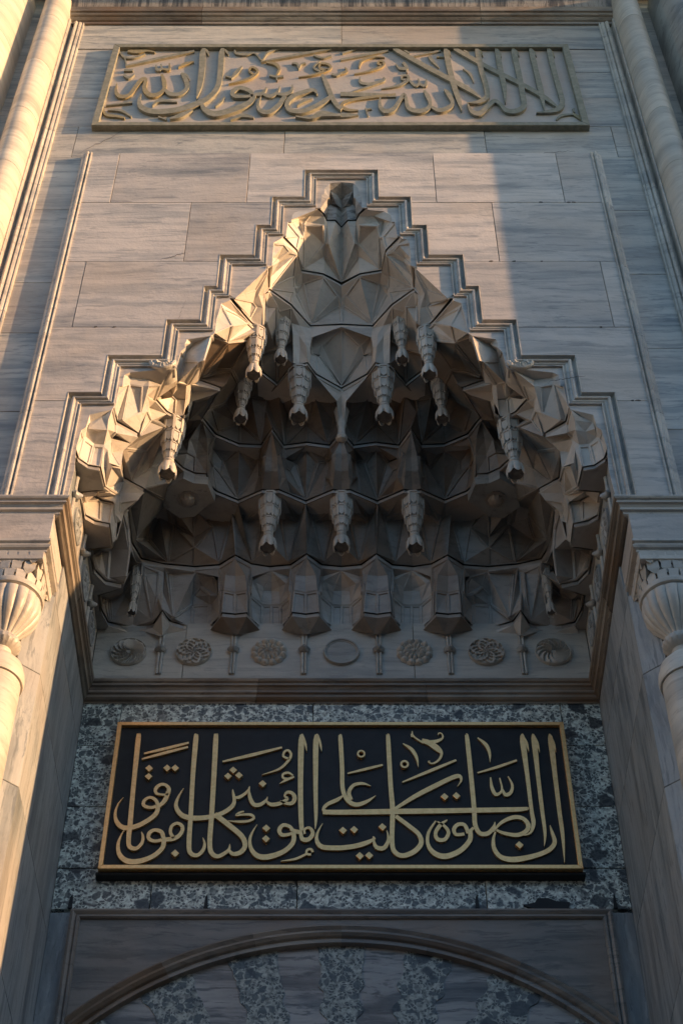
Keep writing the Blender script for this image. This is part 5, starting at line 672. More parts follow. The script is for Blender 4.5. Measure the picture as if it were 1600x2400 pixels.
# pendants -------------------------------------------------------------
def make_pendant(rad, length, slim=False):
    """hanging stone drop: three tiers of little niches, neck ring, open tulip bud"""
    bm = bmesh.new()
    def ring_plates(r0, r1, z0, z1, nn, ph):
        """one tier: tall arched plates with a sunk middle, a rib at every corner"""
        dz = z0 - z1
        def solid(pts, back):
            f = [bm.verts.new((math.cos(a) * r, math.sin(a) * r, z)) for a, r, z in pts]
            b = [bm.verts.new((math.cos(a) * r * back, math.sin(a) * r * back, z)) for a, r, z in pts]
            bm.faces.new(f); bm.faces.new(list(reversed(b))); m = len(pts)
            for q in range(m): bm.faces.new([f[q], b[q], b[(q + 1) % m], f[(q + 1) % m]])
        for i in range(nn):
            a0 = 2 * math.pi * i / nn + ph; a1 = 2 * math.pi * (i + 1) / nn + ph; w = (a1 - a0)
            rm = r1 + (r0 - r1) * .3
            solid([(a0 + w * .16, r0 * .93, z0), (a1 - w * .16, r0 * .93, z0), (a1 - w * .16, rm * .93, z1 + dz * .28), ((a0 + a1) / 2, r1 * .92, z1 + dz * .08), (a0 + w * .16, rm * .93, z1 + dz * .28)], .7)
            solid([(a0 - w * .15, r0, z0), (a0 + w * .15, r0, z0), (a0 + w * .13, r1, z1 + dz * .10), (a0, r1 * .97, z1), (a0 - w * .13, r1, z1 + dz * .10)], .7)
            solid([(a0 + w * .15, r0 * 1.01, z0), (a1 - w * .15, r0 * 1.01, z0), (a1 - w * .15, r0 * 1.01, z0 - dz * .10), (a0 + w * .15, r0 * 1.01, z0 - dz * .10)], .7)
    def cone(prof, seg=16):
        prev = None
        for r, z in prof:
            ring = [bm.verts.new((r * math.cos(2 * math.pi * i / seg), r * math.sin(2 * math.pi * i / seg), z)) for i in range(seg)]
            if prev:
                for i in range(seg): bm.faces.new([prev[i], prev[(i + 1) % seg], ring[(i + 1) % seg], ring[i]])
            prev = ring
    L = length; r = rad
    ring_plates(r, r * .97, 0, -L * .25, 8, math.pi / 8)
    ring_plates(r * .86, r * .78, -L * .235, -L * .43, 8, math.pi / 8)
    ring_plates(r * .66, r * .58, -L * .42, -L * .57, 8, math.pi / 8)
    ring_plates(r * .46, r * .36, -L * .56, -L * .66, 8, math.pi / 8)
    cone([(r * .8, .01), (r * .80, -L * .22), (r * .62, -L * .26), (r * .60, -L * .41), (r * .44, -L * .44), (r * .40, -L * .55), (r * .28, -L * .58), (r * .27, -L * .68)])
    bmesh.ops.recalc_face_normals(bm, faces=bm.faces)
    body = bpy.data.meshes.new('pendant'); bm.to_mesh(body); bm.free(); body.materials.append(M['pendant'])
    # bud
    bm = bmesh.new(); seg = 48; prev = None
    prof = [(.27, -.66), (.40, -.675), (.40, -.70), (.33, -.715), (.38, -.73), (.58, -.76), (.70, -.82), (.73, -.89), (.69, -.95), (.61, -.945), (.60, -.90), (.0, -.90)]
    for j, (pr, pz) in enumerate(prof):
        ring = []
        for i in range(seg):
            a = 2 * math.pi * i / seg; pet = abs(math.sin(3 * a)) ** .6
            rr = pr * r; z = pz * L
            if 5 <= j <= 9:
                rr *= (.86 + .14 * pet)
                if j in (7, 8, 9): z += L * .10 * (1 - pet) * (1 if j > 7 else .4)
            ring.append(bm.verts.new((rr * math.cos(a), rr * math.sin(a), z)))
        if prev:
            for i in range(seg): bm.faces.new([prev[i], prev[(i + 1) % seg], ring[(i + 1) % seg], ring[i]])
        prev = ring
    bmesh.ops.recalc_face_normals(bm, faces=bm.faces)
    bud = bpy.data.meshes.new('bud'); bm.to_mesh(bud); bm.free(); bud.materials.append(M['pendant'])
    bud.materials.append(M['disc'])
    for p in bud.polygons:
        if len([v for v in p.vertices if v >= seg * 10]) >= 3: p.material_index = 1
    for p in bud.polygons: p.use_smooth = True
    bud.set_sharp_from_angle(angle=R(45))
    return body, bud
PB, PBUD = make_pendant(1.0, 1.0)
def put_pendant(x, y, z, rad, length, rot):
    o = bpy.data.objects.new('pendant', PB); COL.objects.link(o); o.parent = vault; o.matrix_parent_inverse = Matrix.Translation(-vault.location)
    o.location = (x, y, z); o.scale = (rad, rad, length); o.rotation_euler = (0, 0, rot)
    b = bpy.data.objects.new('bud', PBUD); COL.objects.link(b); b.parent = o
    b.rotation_euler = (0, 0, rot * 3 + x)
for x, y, z, rad, ln in PENDANTS:
    for s in ((-1, 1) if abs(x) > .01 else (1,)):
        put_pendant(x * (1 if s < 0 else -1) if abs(x) > .01 else 0, y, z, rad, ln, 0.0 if abs(x) < .7 else s * .18)
# short stalk pendant under the middle of the upper hood
lathe('stalk', [(.075, 14.36), (.06, 14.25), (.045, 14.15), (.05, 14.12), (.035, 14.08), (.04, 13.98), (.06, 13.93), (.045, 13.90), (.0, 13.88)], 8, M['pendant'], vault, (0, 9.86, .35), smooth=False)

# carved half-round bosses on the flat frame
for s in (-1, 1):
    X = s * 1.60; Zc = 13.87
    seg = 20; vs = []; fs = []
    def hp(a, r, y): return (X + r * math.cos(a), y, Zc - r * 1.0 * math.sin(a))
    rows = []
    for r, y in ((.105, 8.86), (.11, 8.70), (.112, 8.665), (.105, 8.655), (.09, 8.655), (.075, 8.665), (.05, 8.65), (.02, 8.66)):
        rows.append([(X + r * 1.12 * math.cos(math.pi * i / seg), y - (.010 * abs(math.sin(i * math.pi / 2.5)) if .03 < r < .1 else 0), Zc - r * math.sin(math.pi * i / seg)) for i in range(seg + 1)])
    m = seg + 1; vs = [p for q in rows for p in q]
    for a in range(len(rows) - 1):
        for i in range(seg): fs.append([a * m + i, a * m + i + 1, (a + 1) * m + i + 1, (a + 1) * m + i])
    fs.append([i for i in range(m)])
    fs.append([r * m for r in range(len(rows))]); fs.append([r * m + seg for r in range(len(rows))])
    mesh('boss', vs, fs, M['pendant'], vault)

# star shaped soffit plates with a shell
for s in (-1, 1):
    poly = [(-s * x, y) for x, y in STARPTS]
    pz = LEVELS[3] - .05
    slab('star_soffit', poly, pz - .09, pz + .02, M['sooty_shade'], vault, 0)
    cx, cy = -s * STARC[0], STARC[1]
    lathe('shell', [(.10, 0), (.105, -.012), (.075, -.014), (.075, -.03), (.06, -.055), (.035, -.07), (.0, -.075)], 40, M['medium'], vault, (cx, cy, pz - .09), lambda r, z, a, j: (r * (1 - .10 * abs(math.sin(5 * a))), z))

# ------------------------------------------------------------------ frieze with roundels
YB = 10.76
fz = thing('roundel_frieze', (0, YB, 11.95), 'marble frieze band with seven carved roundels at the foot of the stalactite vault', 'frieze')
for a, b in ((-2.24, -1.42), (-1.42, .655), (.655, 2.24)):
    box('frieze_stone', a + .002, b - .002, YB, YB + .2, 10.30 + H, 11.06 + H, M['frieze'], fz)
for s in (-1, 1):
    ys = [8.70, 9.45, 10.1, 10.758]
    for a, b in zip(ys, ys[1:]):
        x0, x1 = sorted((s * 2.24, s * 2.40)); box('frieze_stone', x0, x1, a + .002, b - .002, 10.31 + H, 11.02 + H, M['jamb'] if b < 9.5 else M['frieze'], fz)
for s in (-1, 1):
    x0, x1 = sorted((s * 2.31, s * 2.42)); box('side_filling', x0, x1, 8.73, 10.9, 11.025 + H, 12.3 + H, M['cell'], fz, 0)
def roundel_swirl(x, z, s):
    rows = []; seg = 72; prof = [(.165, .0), (.165, .016), (.155, .020), (.145, .010), (.11, .020), (.07, .024), (.03, .018), (.0, .016)]
    vs = []; fs = []
    for j, (r, h) in enumerate(prof):
        for i in range(seg):
            a = 2 * math.pi * i / seg
            hh = h + (.012 * (abs(math.sin(7 * (a + s * r * 12))) ) if 3 < j < 7 else 0)
            vs.append((x + r * math.cos(a), YB - hh, z + r * math.sin(a)))
    for j in range(len(prof) - 1):
        for i in range(seg): fs.append([j * seg + i, j * seg + (i + 1) % seg, (j + 1) * seg + (i + 1) % seg, (j + 1) * seg + i])
    return mesh('roundel', vs, fs, M['frieze'], fz, False)
def roundel_holes(x, z, mode, sg=1, par=None, mat='frieze'):
    """carved openwork disc: grid of radial cells with recessed pockets"""
    vs = []; fs = []; R0 = .165
    rings = 26; seg = 96
    def h(r, a):
        q = r / R0
        if q > .93: return .018 if mode != 'leaf' else .010
        if mode == 'star':
            v = math.cos(12 * a) * math.cos(q * 17) + .6 * math.cos(6 * a + q * 9)
            return .016 if v > -.1 else .002
        if mode == 'swirl':
            if q < .12: return .010
            f = (a * 13 / (2 * math.pi) + sg * 2.6 * q) % 1.0
            return .004 + .022 * f * math.sin(min(1, (1 - q) * 5) * math.pi / 2) 
        if mode == 'leaf':
            w = abs(math.cos(6 * a + (math.pi / 2 if q > .62 else 0))); u = abs(math.sin((q - .25) * 8.5)) if q > .25 else .3
            return .004 + .026 * (w ** .6) * u ** .6
        if mode == 'plain':
            return .006 if q < .78 else (.018 if q > .86 else .010)
    for j in range(rings + 1):
        r = R0 * j / rings
        for i in range(seg):
            a = 2 * math.pi * i / seg; rr = r
            if mode == 'leaf' and j >= rings - 5: rr = r * (.93 + .08 * abs(math.sin(6 * a)))
            hh = h(r, a) if j < rings else 0
            vs.append((x + rr * math.cos(a), YB - .004 - hh * 1.5, z + rr * math.sin(a)))
    for j in range(rings):
        for i in range(seg): fs.append([j * seg + i, j * seg + (i + 1) % seg, (j + 1) * seg + (i + 1) % seg, (j + 1) * seg + i])
    return mesh('roundel', vs, fs, M[mat], fz)
zr = 10.677 + H
RL = [(-1.922, 'swirl', 'carved disc with spiralling flutes'), (-1.335, 'star', 'pierced star lattice disc'), (-.655, 'leaf', 'leafy wreath disc'), (0, 'plain', 'plain ringed disc'), (.66, 'leaf', 'leafy wreath disc'), (1.309, 'star', 'pierced star lattice disc'), (1.911, 'swirl', 'carved disc with spiralling flutes')]
for x, mode, lab in RL:
    o = roundel_holes(x, zr, mode, 1 if x < 0 else -1)
    o['label'] = lab
for s in (-1, 1):
    for yy in (9.25, 9.9, 10.45):
        vs = []; fs = []; seg = 40
        prof = [(.165, .0), (.163, .018), (.15, .022), (.14, .012), (.09, .026), (.05, .020), (0, .024)]
        for j, (r, h) in enumerate(prof):
            for i in range(seg):
                a = 2 * math.pi * i / seg; hh = h + (.008 * math.cos(8 * a + j) if 3 < j < 6 else 0)
                vs.append((s * (2.24 - hh), yy + r * math.cos(a), zr + r * math.sin(a)))
        for j in range(len(prof) - 1):
            for i in range(seg): fs.append([j * seg + i, j * seg + (i + 1) % seg, (j + 1) * seg + (i + 1) % seg, (j + 1) * seg + i])
        mesh('roundel', vs, fs, M['jamb'], fz)
# stalks with knots between the roundels
def stalk(x, y):
    z0, z1 = 10.40 + H, 10.93 + H
    for dx in (-.014, .014):
        o = lathe('stalk', [(.0, 0), (.013, .005), (.013, z1 - z0 - .04), (.018, z1 - z0)], 8, M['frieze'], fz, (x + dx, y, z0))
    k = lathe('knot', [(.0, -.04), (.03, -.032), (.045, -.012), (.045, .012), (.03, .032), (0, .04)], 14, M['sooty_shade'], fz, (x, y - .012, 10.70 + H), lambda r, z, a, j: (r * (1.0 + .22 * math.cos(4 * a)), z))
for x in (-1.634, -.978, -.337, .337, .978, 1.634): stalk(x, YB - .012)
for s in (-1, 1):
    for yy in (8.93, 9.58, 10.18): 
        lathe('stalk', [(.0, 0), (.016, .005), (.016, .5), (.02, .54)], 8, M['frieze'], fz, (s * 2.228, yy, 10.40 + H))
        lathe('knot', [(.0, -.04), (.03, -.032), (.05, -.012), (.05, .012), (.03, .032), (0, .04)], 14, M['sooty_shade'] if yy > 9.3 else M['jamb'], fz, (s * 2.215, yy, 10.70 + H), lambda r, z, a, j: (r * (1.0 + .25 * math.cos(4 * a)), z))

# ------------------------------------------------------------------ cornice that runs along the front and round the recess
cn = thing('niche_cornice', (0, 8.64, 11.7), 'moulded marble string cornice running along the wall and round the inside of the recess', 'cornice')
# (offset out of the wall, height) ; positive offset = into open air
CP = [(.0, 10.335), (.035, 10.330), (.048, 10.318), (.052, 10.300), (.044, 10.284), (.026, 10.276), (.024, 10.258), (.036, 10.254), (.036, 10.244), (.014, 10.236), (.002, 10.214), (.010, 10.196), (.010, 10.180), (-.012, 10.172), (-.016, 10.150), (-.004, 10.138), (-.02, 10.128), (-.05, 10.125), (-.05, 10.10)]
XJ = 2.235
def corn_path(cp, pts, nrm, name, parent, mat, cutlen=1.4, base=H):
    for i in range(len(pts) - 1):
        a, b = pts[i], pts[i + 1]
        na, nb = nrm[i], nrm[i + 1]
        L = math.hypot(b[0] - a[0], b[1] - a[1]); k = max(1, round(L / cutlen))
        for q in range(k):
            rows = []
            for t, e in ((q / k, .002 if q else 0), ((q + 1) / k, -.002 if q < k - 1 else 0)):
                row = []
                for o, z in cp:
                    pa = (a[0] + na[0] * o, a[1] + na[1] * o); pb = (b[0] + nb[0] * o, b[1] + nb[1] * o)
                    ux, uy = (b[0] - a[0]) / L, (b[1] - a[1]) / L
                    row.append((pa[0] + (pb[0] - pa[0]) * t + ux * e, pa[1] + (pb[1] - pa[1]) * t + uy * e, z + base))
                rows.append(row)
            sweep_quads(name, rows, M[mat[i]], parent)
pts = [(-3.3, 8.645), (-XJ, 8.645), (-XJ, YB), (XJ, YB), (XJ, 8.645), (3.3, 8.645)]
nrm = [(0, -1), (1, -1), (1, -1), (-1, -1), (-1, -1), (0, -1)]
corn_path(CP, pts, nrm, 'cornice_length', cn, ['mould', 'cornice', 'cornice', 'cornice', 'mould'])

# second cornice and frieze of the corner piers
for s, lab in ((-1, 'sunlit left'), (1, 'shaded right')):
    pier = thing('corner_pier', (s * 2.8, 8.9, 0), 'marble pier frieze, cornice and splayed jamb on the %s side of the recess' % lab, 'pier')
    XL = 2.285
    def P(poly): return [(s * x, y) for x, y in poly]
    slab('frieze_block', P([(XL, 8.64), (3.4, 8.64), (3.4, 9.2), (XL, 9.2)]), 9.82 + H, 10.13 + H, M['panel'], pier)
    C2 = [(.0, 9.83), (.012, 9.826), (.014, 9.80), (-.004, 9.79), (-.002, 9.765), (.014, 9.757), (.022, 9.742), (.014, 9.722), (-.006, 9.712), (-.004, 9.69), (.004, 9.68), (-.02, 9.668), (-.04, 9.665)]
    pts = [(s * 3.4, 8.645), (s * XL, 8.645), (s * XL, 9.12)]
    nr = [(0, -1), (-s, -1), (-s, 0)]
    corn_path(C2, pts, nr, 'cornice_length', pier, ['mould', 'mould'])
    slab('soffit_block', P([(XL + .02, 8.67), (3.4, 8.67), (3.4, 9.3), (XL + .02, 9.3)]), 9.655 + H, 9.83 + H, M['mould'], pier)
    # jamb stones, splayed towards the column
    zz = [0.0, 1.1, 2.3, 3.4, 4.5, 5.7, 6.9, 8.1, 9.3, 10.4, 9.66 + H]
    for a, b in zip(zz, zz[1:]):
        if b - a < .05: continue
        slab('jamb_stone', P([(2.27, 9.10), (2.27, 10.9), (2.42, 10.9), (2.96, 10.9), (2.96, 8.72), (2.78, 8.66)]), a + .002, b - .002, M['jamb'], pier, .004)
        slab('jamb_stone', P([(2.965, 8.66), (3.6, 8.66), (3.6, 9.0), (2.965, 9.0)]), a + .002, b - .002, M['wall'], pier, .004)
    slab('jamb_stone', P([(2.27, 9.2), (2.27, 10.9), (2.96, 10.9), (2.96, 9.2)]), 9.66 + H + .002, 10.12 + H, M['jamb'], pier, 0)
    slab('jamb_stone', P([(2.27, 9.11), (2.27, 9.2), (2.5, 9.2), (2.5, 9.11)]), 9.66 + H + .002, 9.83 + H, M['jamb'], pier, 0)

    # engaged corner column
    col = thing('corner_column', (s * 2.54, 8.86, 0), 'hourglass capital column in the %s corner of the portal with stalactite capital' % lab, 'column', 'corner columns flanking the recess')
    c = (s * 2.54, 8.86, H)
    z0 = -H
    for a, b in ((z0 + .4, 2.0), (2.0, 5.0), (5.0, 8.46)):
        lathe('shaft', [(.0, a + .002), (.205, a + .002), (.2, b - .004), (.0, b - .004)], 40, M['column'], col, c)
    lathe('base', [(.0, z0), (.30, z0), (.30, z0 + .15), (.25, z0 + .2), (.28, z0 + .28), (.22, z0 + .4), (0, z0 + .4)], 40, M['column'], col, c)
    lathe('collar', [(.0, 8.462), (.215, 8.462), (.222, 8.50), (.215, 8.56), (.19, 8.64), (.13, 8.71), (.085, 8.75), (.08, 8.84), (0, 8.85)], 40, M['column'], col, c)
    lathe('twisted_ring', [(.08, 8.80), (.115, 8.815), (.14, 8.85), (.14, 8.885), (.115, 8.92), (.08, 8.935)], 80, M['pendant'], col, c, lambda r, z, a, j: (r * (1 + .035 * math.sin(20 * a + j * 1.6)), z), smooth=True, cap=False)
    lathe('fluted_bulb', [(.08, 8.92), (.10, 8.96), (.15, 9.03), (.20, 9.10), (.235, 9.18), (.242, 9.25), (.235, 9.31), (.21, 9.335)], 96, M['pendant'], col, c, lambda r, z, a, j: (r * (1 - .09 * (1 - abs(math.sin(8 * a)) ** .5) * (1 if j < 6 else .2)), z), smooth=True)
    lathe('ring', [(.20, 9.325), (.243, 9.335), (.25, 9.36), (.243, 9.385), (.20, 9.39)], 48, M['pendant'], col, c)
    # stalactite abacus: square on top, round below, three rows of little niches
    for row, (zt_, zb_, h0) in enumerate(((9.655, 9.57, .243), (9.575, 9.475, .236), (9.48, 9.385, .232))):
        if row == 0:
            slab('abacus', [(c[0] + x * h0, c[1] + y * h0) for x, y in ((-1, -1), (1, -1), (1, 1), (-1, 1))], zb_ + H, zt_ + H, M['pendant'], col, .004)
        nn = 20 if row == 0 else 16
        bm = bmesh.new()
        for i in range(nn):
            a = 2 * math.pi * (i + .5 * (row % 2)) / nn
            def rad(aa, hh=h0):
                m_ = max(abs(math.cos(aa)), abs(math.sin(aa))); sq = hh / m_; t = (1, .55, .15)[row]
                return min(sq, hh * 1.38) * t + hh * (1 - t)
            w = math.pi / nn * .82
            zz0 = zb_ if row else zb_ - .0
            for da in (0,):
                p = []
                for aa, zz_, f in ((a - w, zt_, 1), (a + w, zt_, 1), (a + w, zz0 + .02, .97), (a + w * .45, zz0 - .012, .93), (a, zz0 - .025, .90), (a - w * .45, zz0 - .012, .93), (a - w, zz0 + .02, .97)):
                    r_ = rad(aa) * f * (1.0 if row else 1.02); p.append((c[0] + r_ * math.cos(aa), c[1] + r_ * math.sin(aa), zz_ + H - (.0 if row else .003)))
                v = [bm.verts.new(q) for q in p]; bk = [bm.verts.new((c[0] + (q[0] - c[0]) * .8, c[1] + (q[1] - c[1]) * .8, q[2])) for q in p]
                bm.faces.new(v); bm.faces.new(list(reversed(bk)))
                for q in range(7): bm.faces.new([v[q], bk[q], bk[(q + 1) % 7], v[(q + 1) % 7]])
        bmesh.ops.recalc_face_normals(bm, faces=bm.faces)
        me = bpy.data.meshes.new('niche_row'); bm.to_mesh(me); bm.free(); link('niche_row', me, M['pendant'], col)
    lathe('core', [(.18, 9.33), (.20, 9.40), (.215, 9.60)], 24, M['pendant'], col, c, smooth=False)

    # groups of fillets and the big roll mouldings
    t = thing('roll_moulding', (s * 3.45, 8.6, 0), 'large engaged roll with fillets beside the inscription on the %s side' % lab, 'moulding', )
    fil = [(3.13, 8.72), (3.13, 8.655), (3.143, 8.65), (3.15, 8.662), (3.165, 8.645), (3.183, 8.638), (3.197, 8.65), (3.20, 8.668), (3.207, 8.64), (3.225, 8.622), (3.243, 8.632), (3.25, 8.66), (3.262, 8.70), (3.285, 8.70), (3.29, 8.60), (3.302, 8.59), (3.31, 8.60), (3.31, 8.8)]
    cz = [i * 1.18 + .5 for i in range(1, 18)]
    vertical_profile('fillet_length', fil, 10.3 + H if False else 9.9, 19.37 + H, s, 'mould', t, cz)
    arc = [(3.31, 8.66)] + [(3.475 - .165 * math.cos(math.pi * i / 18), 8.60 - .24 * math.sin(math.pi * i / 18)) for i in range(19)] + [(3.64, 8.72)]
    vertical_profile('roll_drum', arc, 0, 19.75 + H, s, 'column', t, cz, True)
    t = thing('roll_moulding', (s * 4.1, 8.6, 0), 'outermost %s engaged roll standing clear at the edge of the portal' % ('golden sunlit' if s < 0 else 'dark shade-toned'), 'moulding')
    arc = [(3.80, 8.75)] + [(4.12 - .32 * math.cos(math.pi * i / 24), 8.62 - .56 * math.sin(math.pi * i / 24)) for i in range(25)] + [(4.45, 8.75)]
    vertical_profile('roll_drum', arc, 0, 21.5, s, 'column' if s < 0 else 'sooty_shade', t, [z_ + .4 for z_ in cz], True)  # right roll gets a darker marble: its shade is put into the colour

# ------------------------------------------------------------------ crowning cornice
tc = thing('crown_cornice', (0, 8.5, 21.0), 'dark weathered projecting cornice closing the portal at the very top', 'cornice')
TP = [(8.72, 19.355), (8.655, 19.355), (8.65, 19.385), (8.66, 19.40), (8.635, 19.415), (8.615, 19.44), (8.62, 19.46), (8.595, 19.475), (8.58, 19.50), (8.59, 19.515), (8.565, 19.525), (8.56, 19.55), (8.555, 19.62), (8.545, 19.68), (8.52, 19.76), (8.46, 19.85), (8.36, 19.94), (8.2, 20.02), (8.2, 20.12), (8.9, 20.12)]
for a, b in ((-3.34, -1.7), (-1.7, 0), (0, 1.7), (1.7, 3.34)):
    sweep_quads('cornice_length', [[(a + .002, y, z + H) for y, z in TP[:13]], [(b - .002, y, z + H) for y, z in TP[:13]]], M['cornice'], tc)
    sweep_quads('cavetto', [[(a + .002, y, z + H) for y, z in TP[12:]], [(b - .002, y, z + H) for y, z in TP[12:]]], M['drip'], tc)
box('cap_block', -5.6, 5.6, 8.1, 9.2, 20.13 + H, 20.9 + H, M['sooty_shade'], tc)

# ------------------------------------------------------------------ relief strokes
def stroke_outline(pts, k):
    """pts (x, z, w); k = metres up per metre across of the pen's foreshortening"""
    P = [(x, z / k, w) for x, z, w in pts]
    # catmull rom
    Q = []
    for i in range(len(P) - 1):
        p0 = P[max(i - 1, 0)]; p1 = P[i]; p2 = P[i + 1]; p3 = P[min(i + 2, len(P) - 1)]
        L = math.hypot(p2[0] - p1[0], p2[1] - p1[1]); m = 2 if len(P) == 2 else max(3, min(9, int(L / .018)))
        for j in range(m):
            t = j / m; q = []
            for c in range(3):
                a, b, d, e = p0[c], p1[c], p2[c], p3[c]
                q.append(.5 * (2 * b + (d - a) * t + (2 * a - 5 * b + 4 * d - e) * t * t + (3 * b - a - 3 * d + e) * t ** 3))
            Q.append(q)
    Q.append(list(P[-1])); Lf = []; Rt = []
    for i, (x, z, w) in enumerate(Q):
        a = Q[max(i - 1, 0)]; b = Q[min(i + 1, len(Q) - 1)]
        dx, dz = b[0] - a[0], b[1] - a[1]; L = math.hypot(dx, dz) or 1
        nx, nz = -dz / L, dx / L; h = max(w, .004) / 2
        Lf.append((x + nx * h, (z + nz * h) * k)); Rt.append((x - nx * h, (z - nz * h) * k))
    return Lf, Rt
def stroke(name, pts, k, y0, y1, mat, parent):
    Lf, Rt = stroke_outline(pts, k); n = len(Lf)
    vs = [(x, y0, z) for x, z in Lf] + [(x, y0, z) for x, z in Rt] + [(x, y1, z) for x, z in Lf] + [(x, y1, z) for x, z in Rt]
    fs = []
    for i in range(n - 1):
        fs += [[i, i + 1, n + i + 1, n + i], [i, 2 * n + i, 2 * n + i + 1, i + 1], [n + i, n + i + 1, 3 * n + i + 1, 3 * n + i]]
    fs += [[0, n, 3 * n, 2 * n], [n - 1, 2 * n - 1, 4 * n - 1, 3 * n - 1]]
    return mesh(name, vs, fs, mat, parent)

# lower inscription ------------------------------------------------------
li = thing('inscription_panel', (0, 10.74, 9.0 + H), 'black panel with gilded raised calligraphy and gold border above the door arch', 'inscription')
x0, x1, zb_, zt_ = -1.925, 1.91, 8.225 + H, 9.785 + H
box('ground_slab', x0 + .01, x1 - .01, 10.735, 10.83, zb_ + .01, zt_ - .01, M['navy'], li, 0)
w = .038
for a in ([(x0, zb_), (x1, zb_), (x1 - w, zb_ + w), (x0 + w, zb_ + w)], [(x0, zt_), (x0 + w, zt_ - w), (x1 - w, zt_ - w), (x1, zt_)], [(x0, zb_), (x0 + w, zb_ + w), (x0 + w, zt_ - w), (x0, zt_)], [(x1, zb_), (x1, zt_), (x1 - w, zt_ - w), (x1 - w, zb_ + w)]):
    prism('border_strip', a, 10.70, 10.79, M['gold'], li, .003)
box('shadow_strip', x0 - .02, x1 + .02, 10.74, 10.83, zb_ - .03, zb_ - .002, M['navy'], li)  # dark strip standing in for the shadow under the panel
for i, st in enumerate(LOWER_TEXT):
    stroke('letter_stroke', st, 1.28, 10.712 + .00011 * i, 10.74, M['gold'], li)
for x, z in LOWER_DOTS:
    d = .034; prism('dot', [(x - d, z + .002), (x + .003, z - d * 1.15), (x + d, z), (x - .001, z + d * 1.15)], 10.705, 10.74, M['gold'], li, .002)
for x, z, r, w_ in LOWER_RINGS:
    pts = [(x + r * math.cos(2 * math.pi * i / 24), z + r * 1.2 * math.sin(2 * math.pi * i / 24), w_) for i in range(25)]
    stroke('ring_mark', pts, 1.2, 10.705, 10.74, M['gold'], li)

# upper inscription ------------------------------------------------------
ui = thing('inscription_panel', (0, 8.66, 17.7 + H), 'weathered grey marble panel with large patinated raised calligraphy and olive border under the top cornice', 'inscription')
x0, x1, zb_, zt_ = -2.735, 2.715, 16.655 + H, 18.70 + H
prism('field_slab', [(x0 + .03, zb_ + .03), (x1 - .03, zb_ + .03), (x1 - .03, zt_ - .03), (x0 + .03, zt_ - .03)], 8.668, 8.78, M['field'], ui, 0)
w = .075
def bev_strip(a, b, c, d):
    prism('border_strip', [a, b, c, d], 8.615, 8.72, M['patina'], ui, .004)
bev_strip((x0, zb_), (x1, zb_), (x1 - w, zb_ + w), (x0 + w, zb_ + w))
bev_strip((x0 + .04, zt_), (x0 + .04 + w, zt_ - w * 1.1), (x1 - .03 - w, zt_ - w * 1.1), (x1 - .03, zt_))
bev_strip((x0, zb_), (x0 + w, zb_ + w), (x0 + .04 + w, zt_ - w * 1.1), (x0 + .04, zt_))
bev_strip((x1, zb_), (x1 - .03, zt_), (x1 - .03 - w, zt_ - w * 1.1), (x1 - w, zb_ + w))
for i, st in enumerate(UPPER_TEXT):
    big = max(p[2] for p in st) > .05
    stroke('letter_stroke' if big else 'flourish', st, 2.05, (8.628 if big else 8.638) + .00011 * i, 8.672, M['patina'] if big or i % 4 else M['gilt_flower'], ui)

# ------------------------------------------------------------------ back wall of the recess
bw = thing('recess_back_wall', (0, 10.9, 0), 'dark green and grey breccia slabs facing the back wall around the gilded inscription', 'wall')
YR = 10.82
def bslab(xa, xb, za, zb2, y=YR): box('breccia_slab', xa + .003, xb - .003, y + jit(.002), y + .12, za + .003, zb2 - .003, M['breccia'], bw, .003)
zt0 = 10.14 + H; za = 9.62 + H; zc = 8.32 + H; zd = 7.925 + H
for a, b in ((-2.27, -1.93), (-1.93, -.25), (-.25, 1.92), (1.92, 2.27)): bslab(a, b, za, zt0)
for a, b in ((-2.27, -1.85), (1.85, 2.27)): bslab(a, b, 8.95 + H, za); bslab(a, b, zc, 8.95 + H)
for a, b in ((-2.27, -1.5), (-1.5, -.35), (-.35, 1.14), (1.14, 2.27)): bslab(a, b, zd, zc)
box('backing', -2.4, 2.4, YR + .10, YR + .4, 6.0, 12.2, M['dark'], bw, 0)

for x, w_ in ((-2.12, .018), (-1.06, .016), (1.06, .016), (2.14, .016)):
    prism('iron_cramp', [(x - w_, 7.93 + H), (x + w_, 7.93 + H), (x + w_ * .7, 8.02 + H), (x + w_ * .4, 8.06 + H), (x - w_ * .5, 8.03 + H)], 10.808, 10.83, M['navy'], bw, 0)
pp = [(1.62 + .16 * math.cos(a * .5236) * (1 + .25 * math.sin(a * 2.3)), 7.95 + H + .06 * math.sin(a * .5236) * (1 + .3 * math.cos(a * 1.7))) for a in range(12)]
prism('broken_patch', pp, 10.800, 10.83, M['navy'], bw, 0)
# ------------------------------------------------------------------ door arch
da = thing('door_arch', (0, 10.85, 0), 'flat segmental door arch of alternating grey marble and scalloped breccia voussoirs', 'arch')
ZC = 7.72 + H; sag = .80; hw = 2.0; RA = (hw * hw + sag * sag) / (2 * sag); zc0 = ZC - RA
def arc_z(x, r): return zc0 + math.sqrt(max(r * r - x * x, 0))
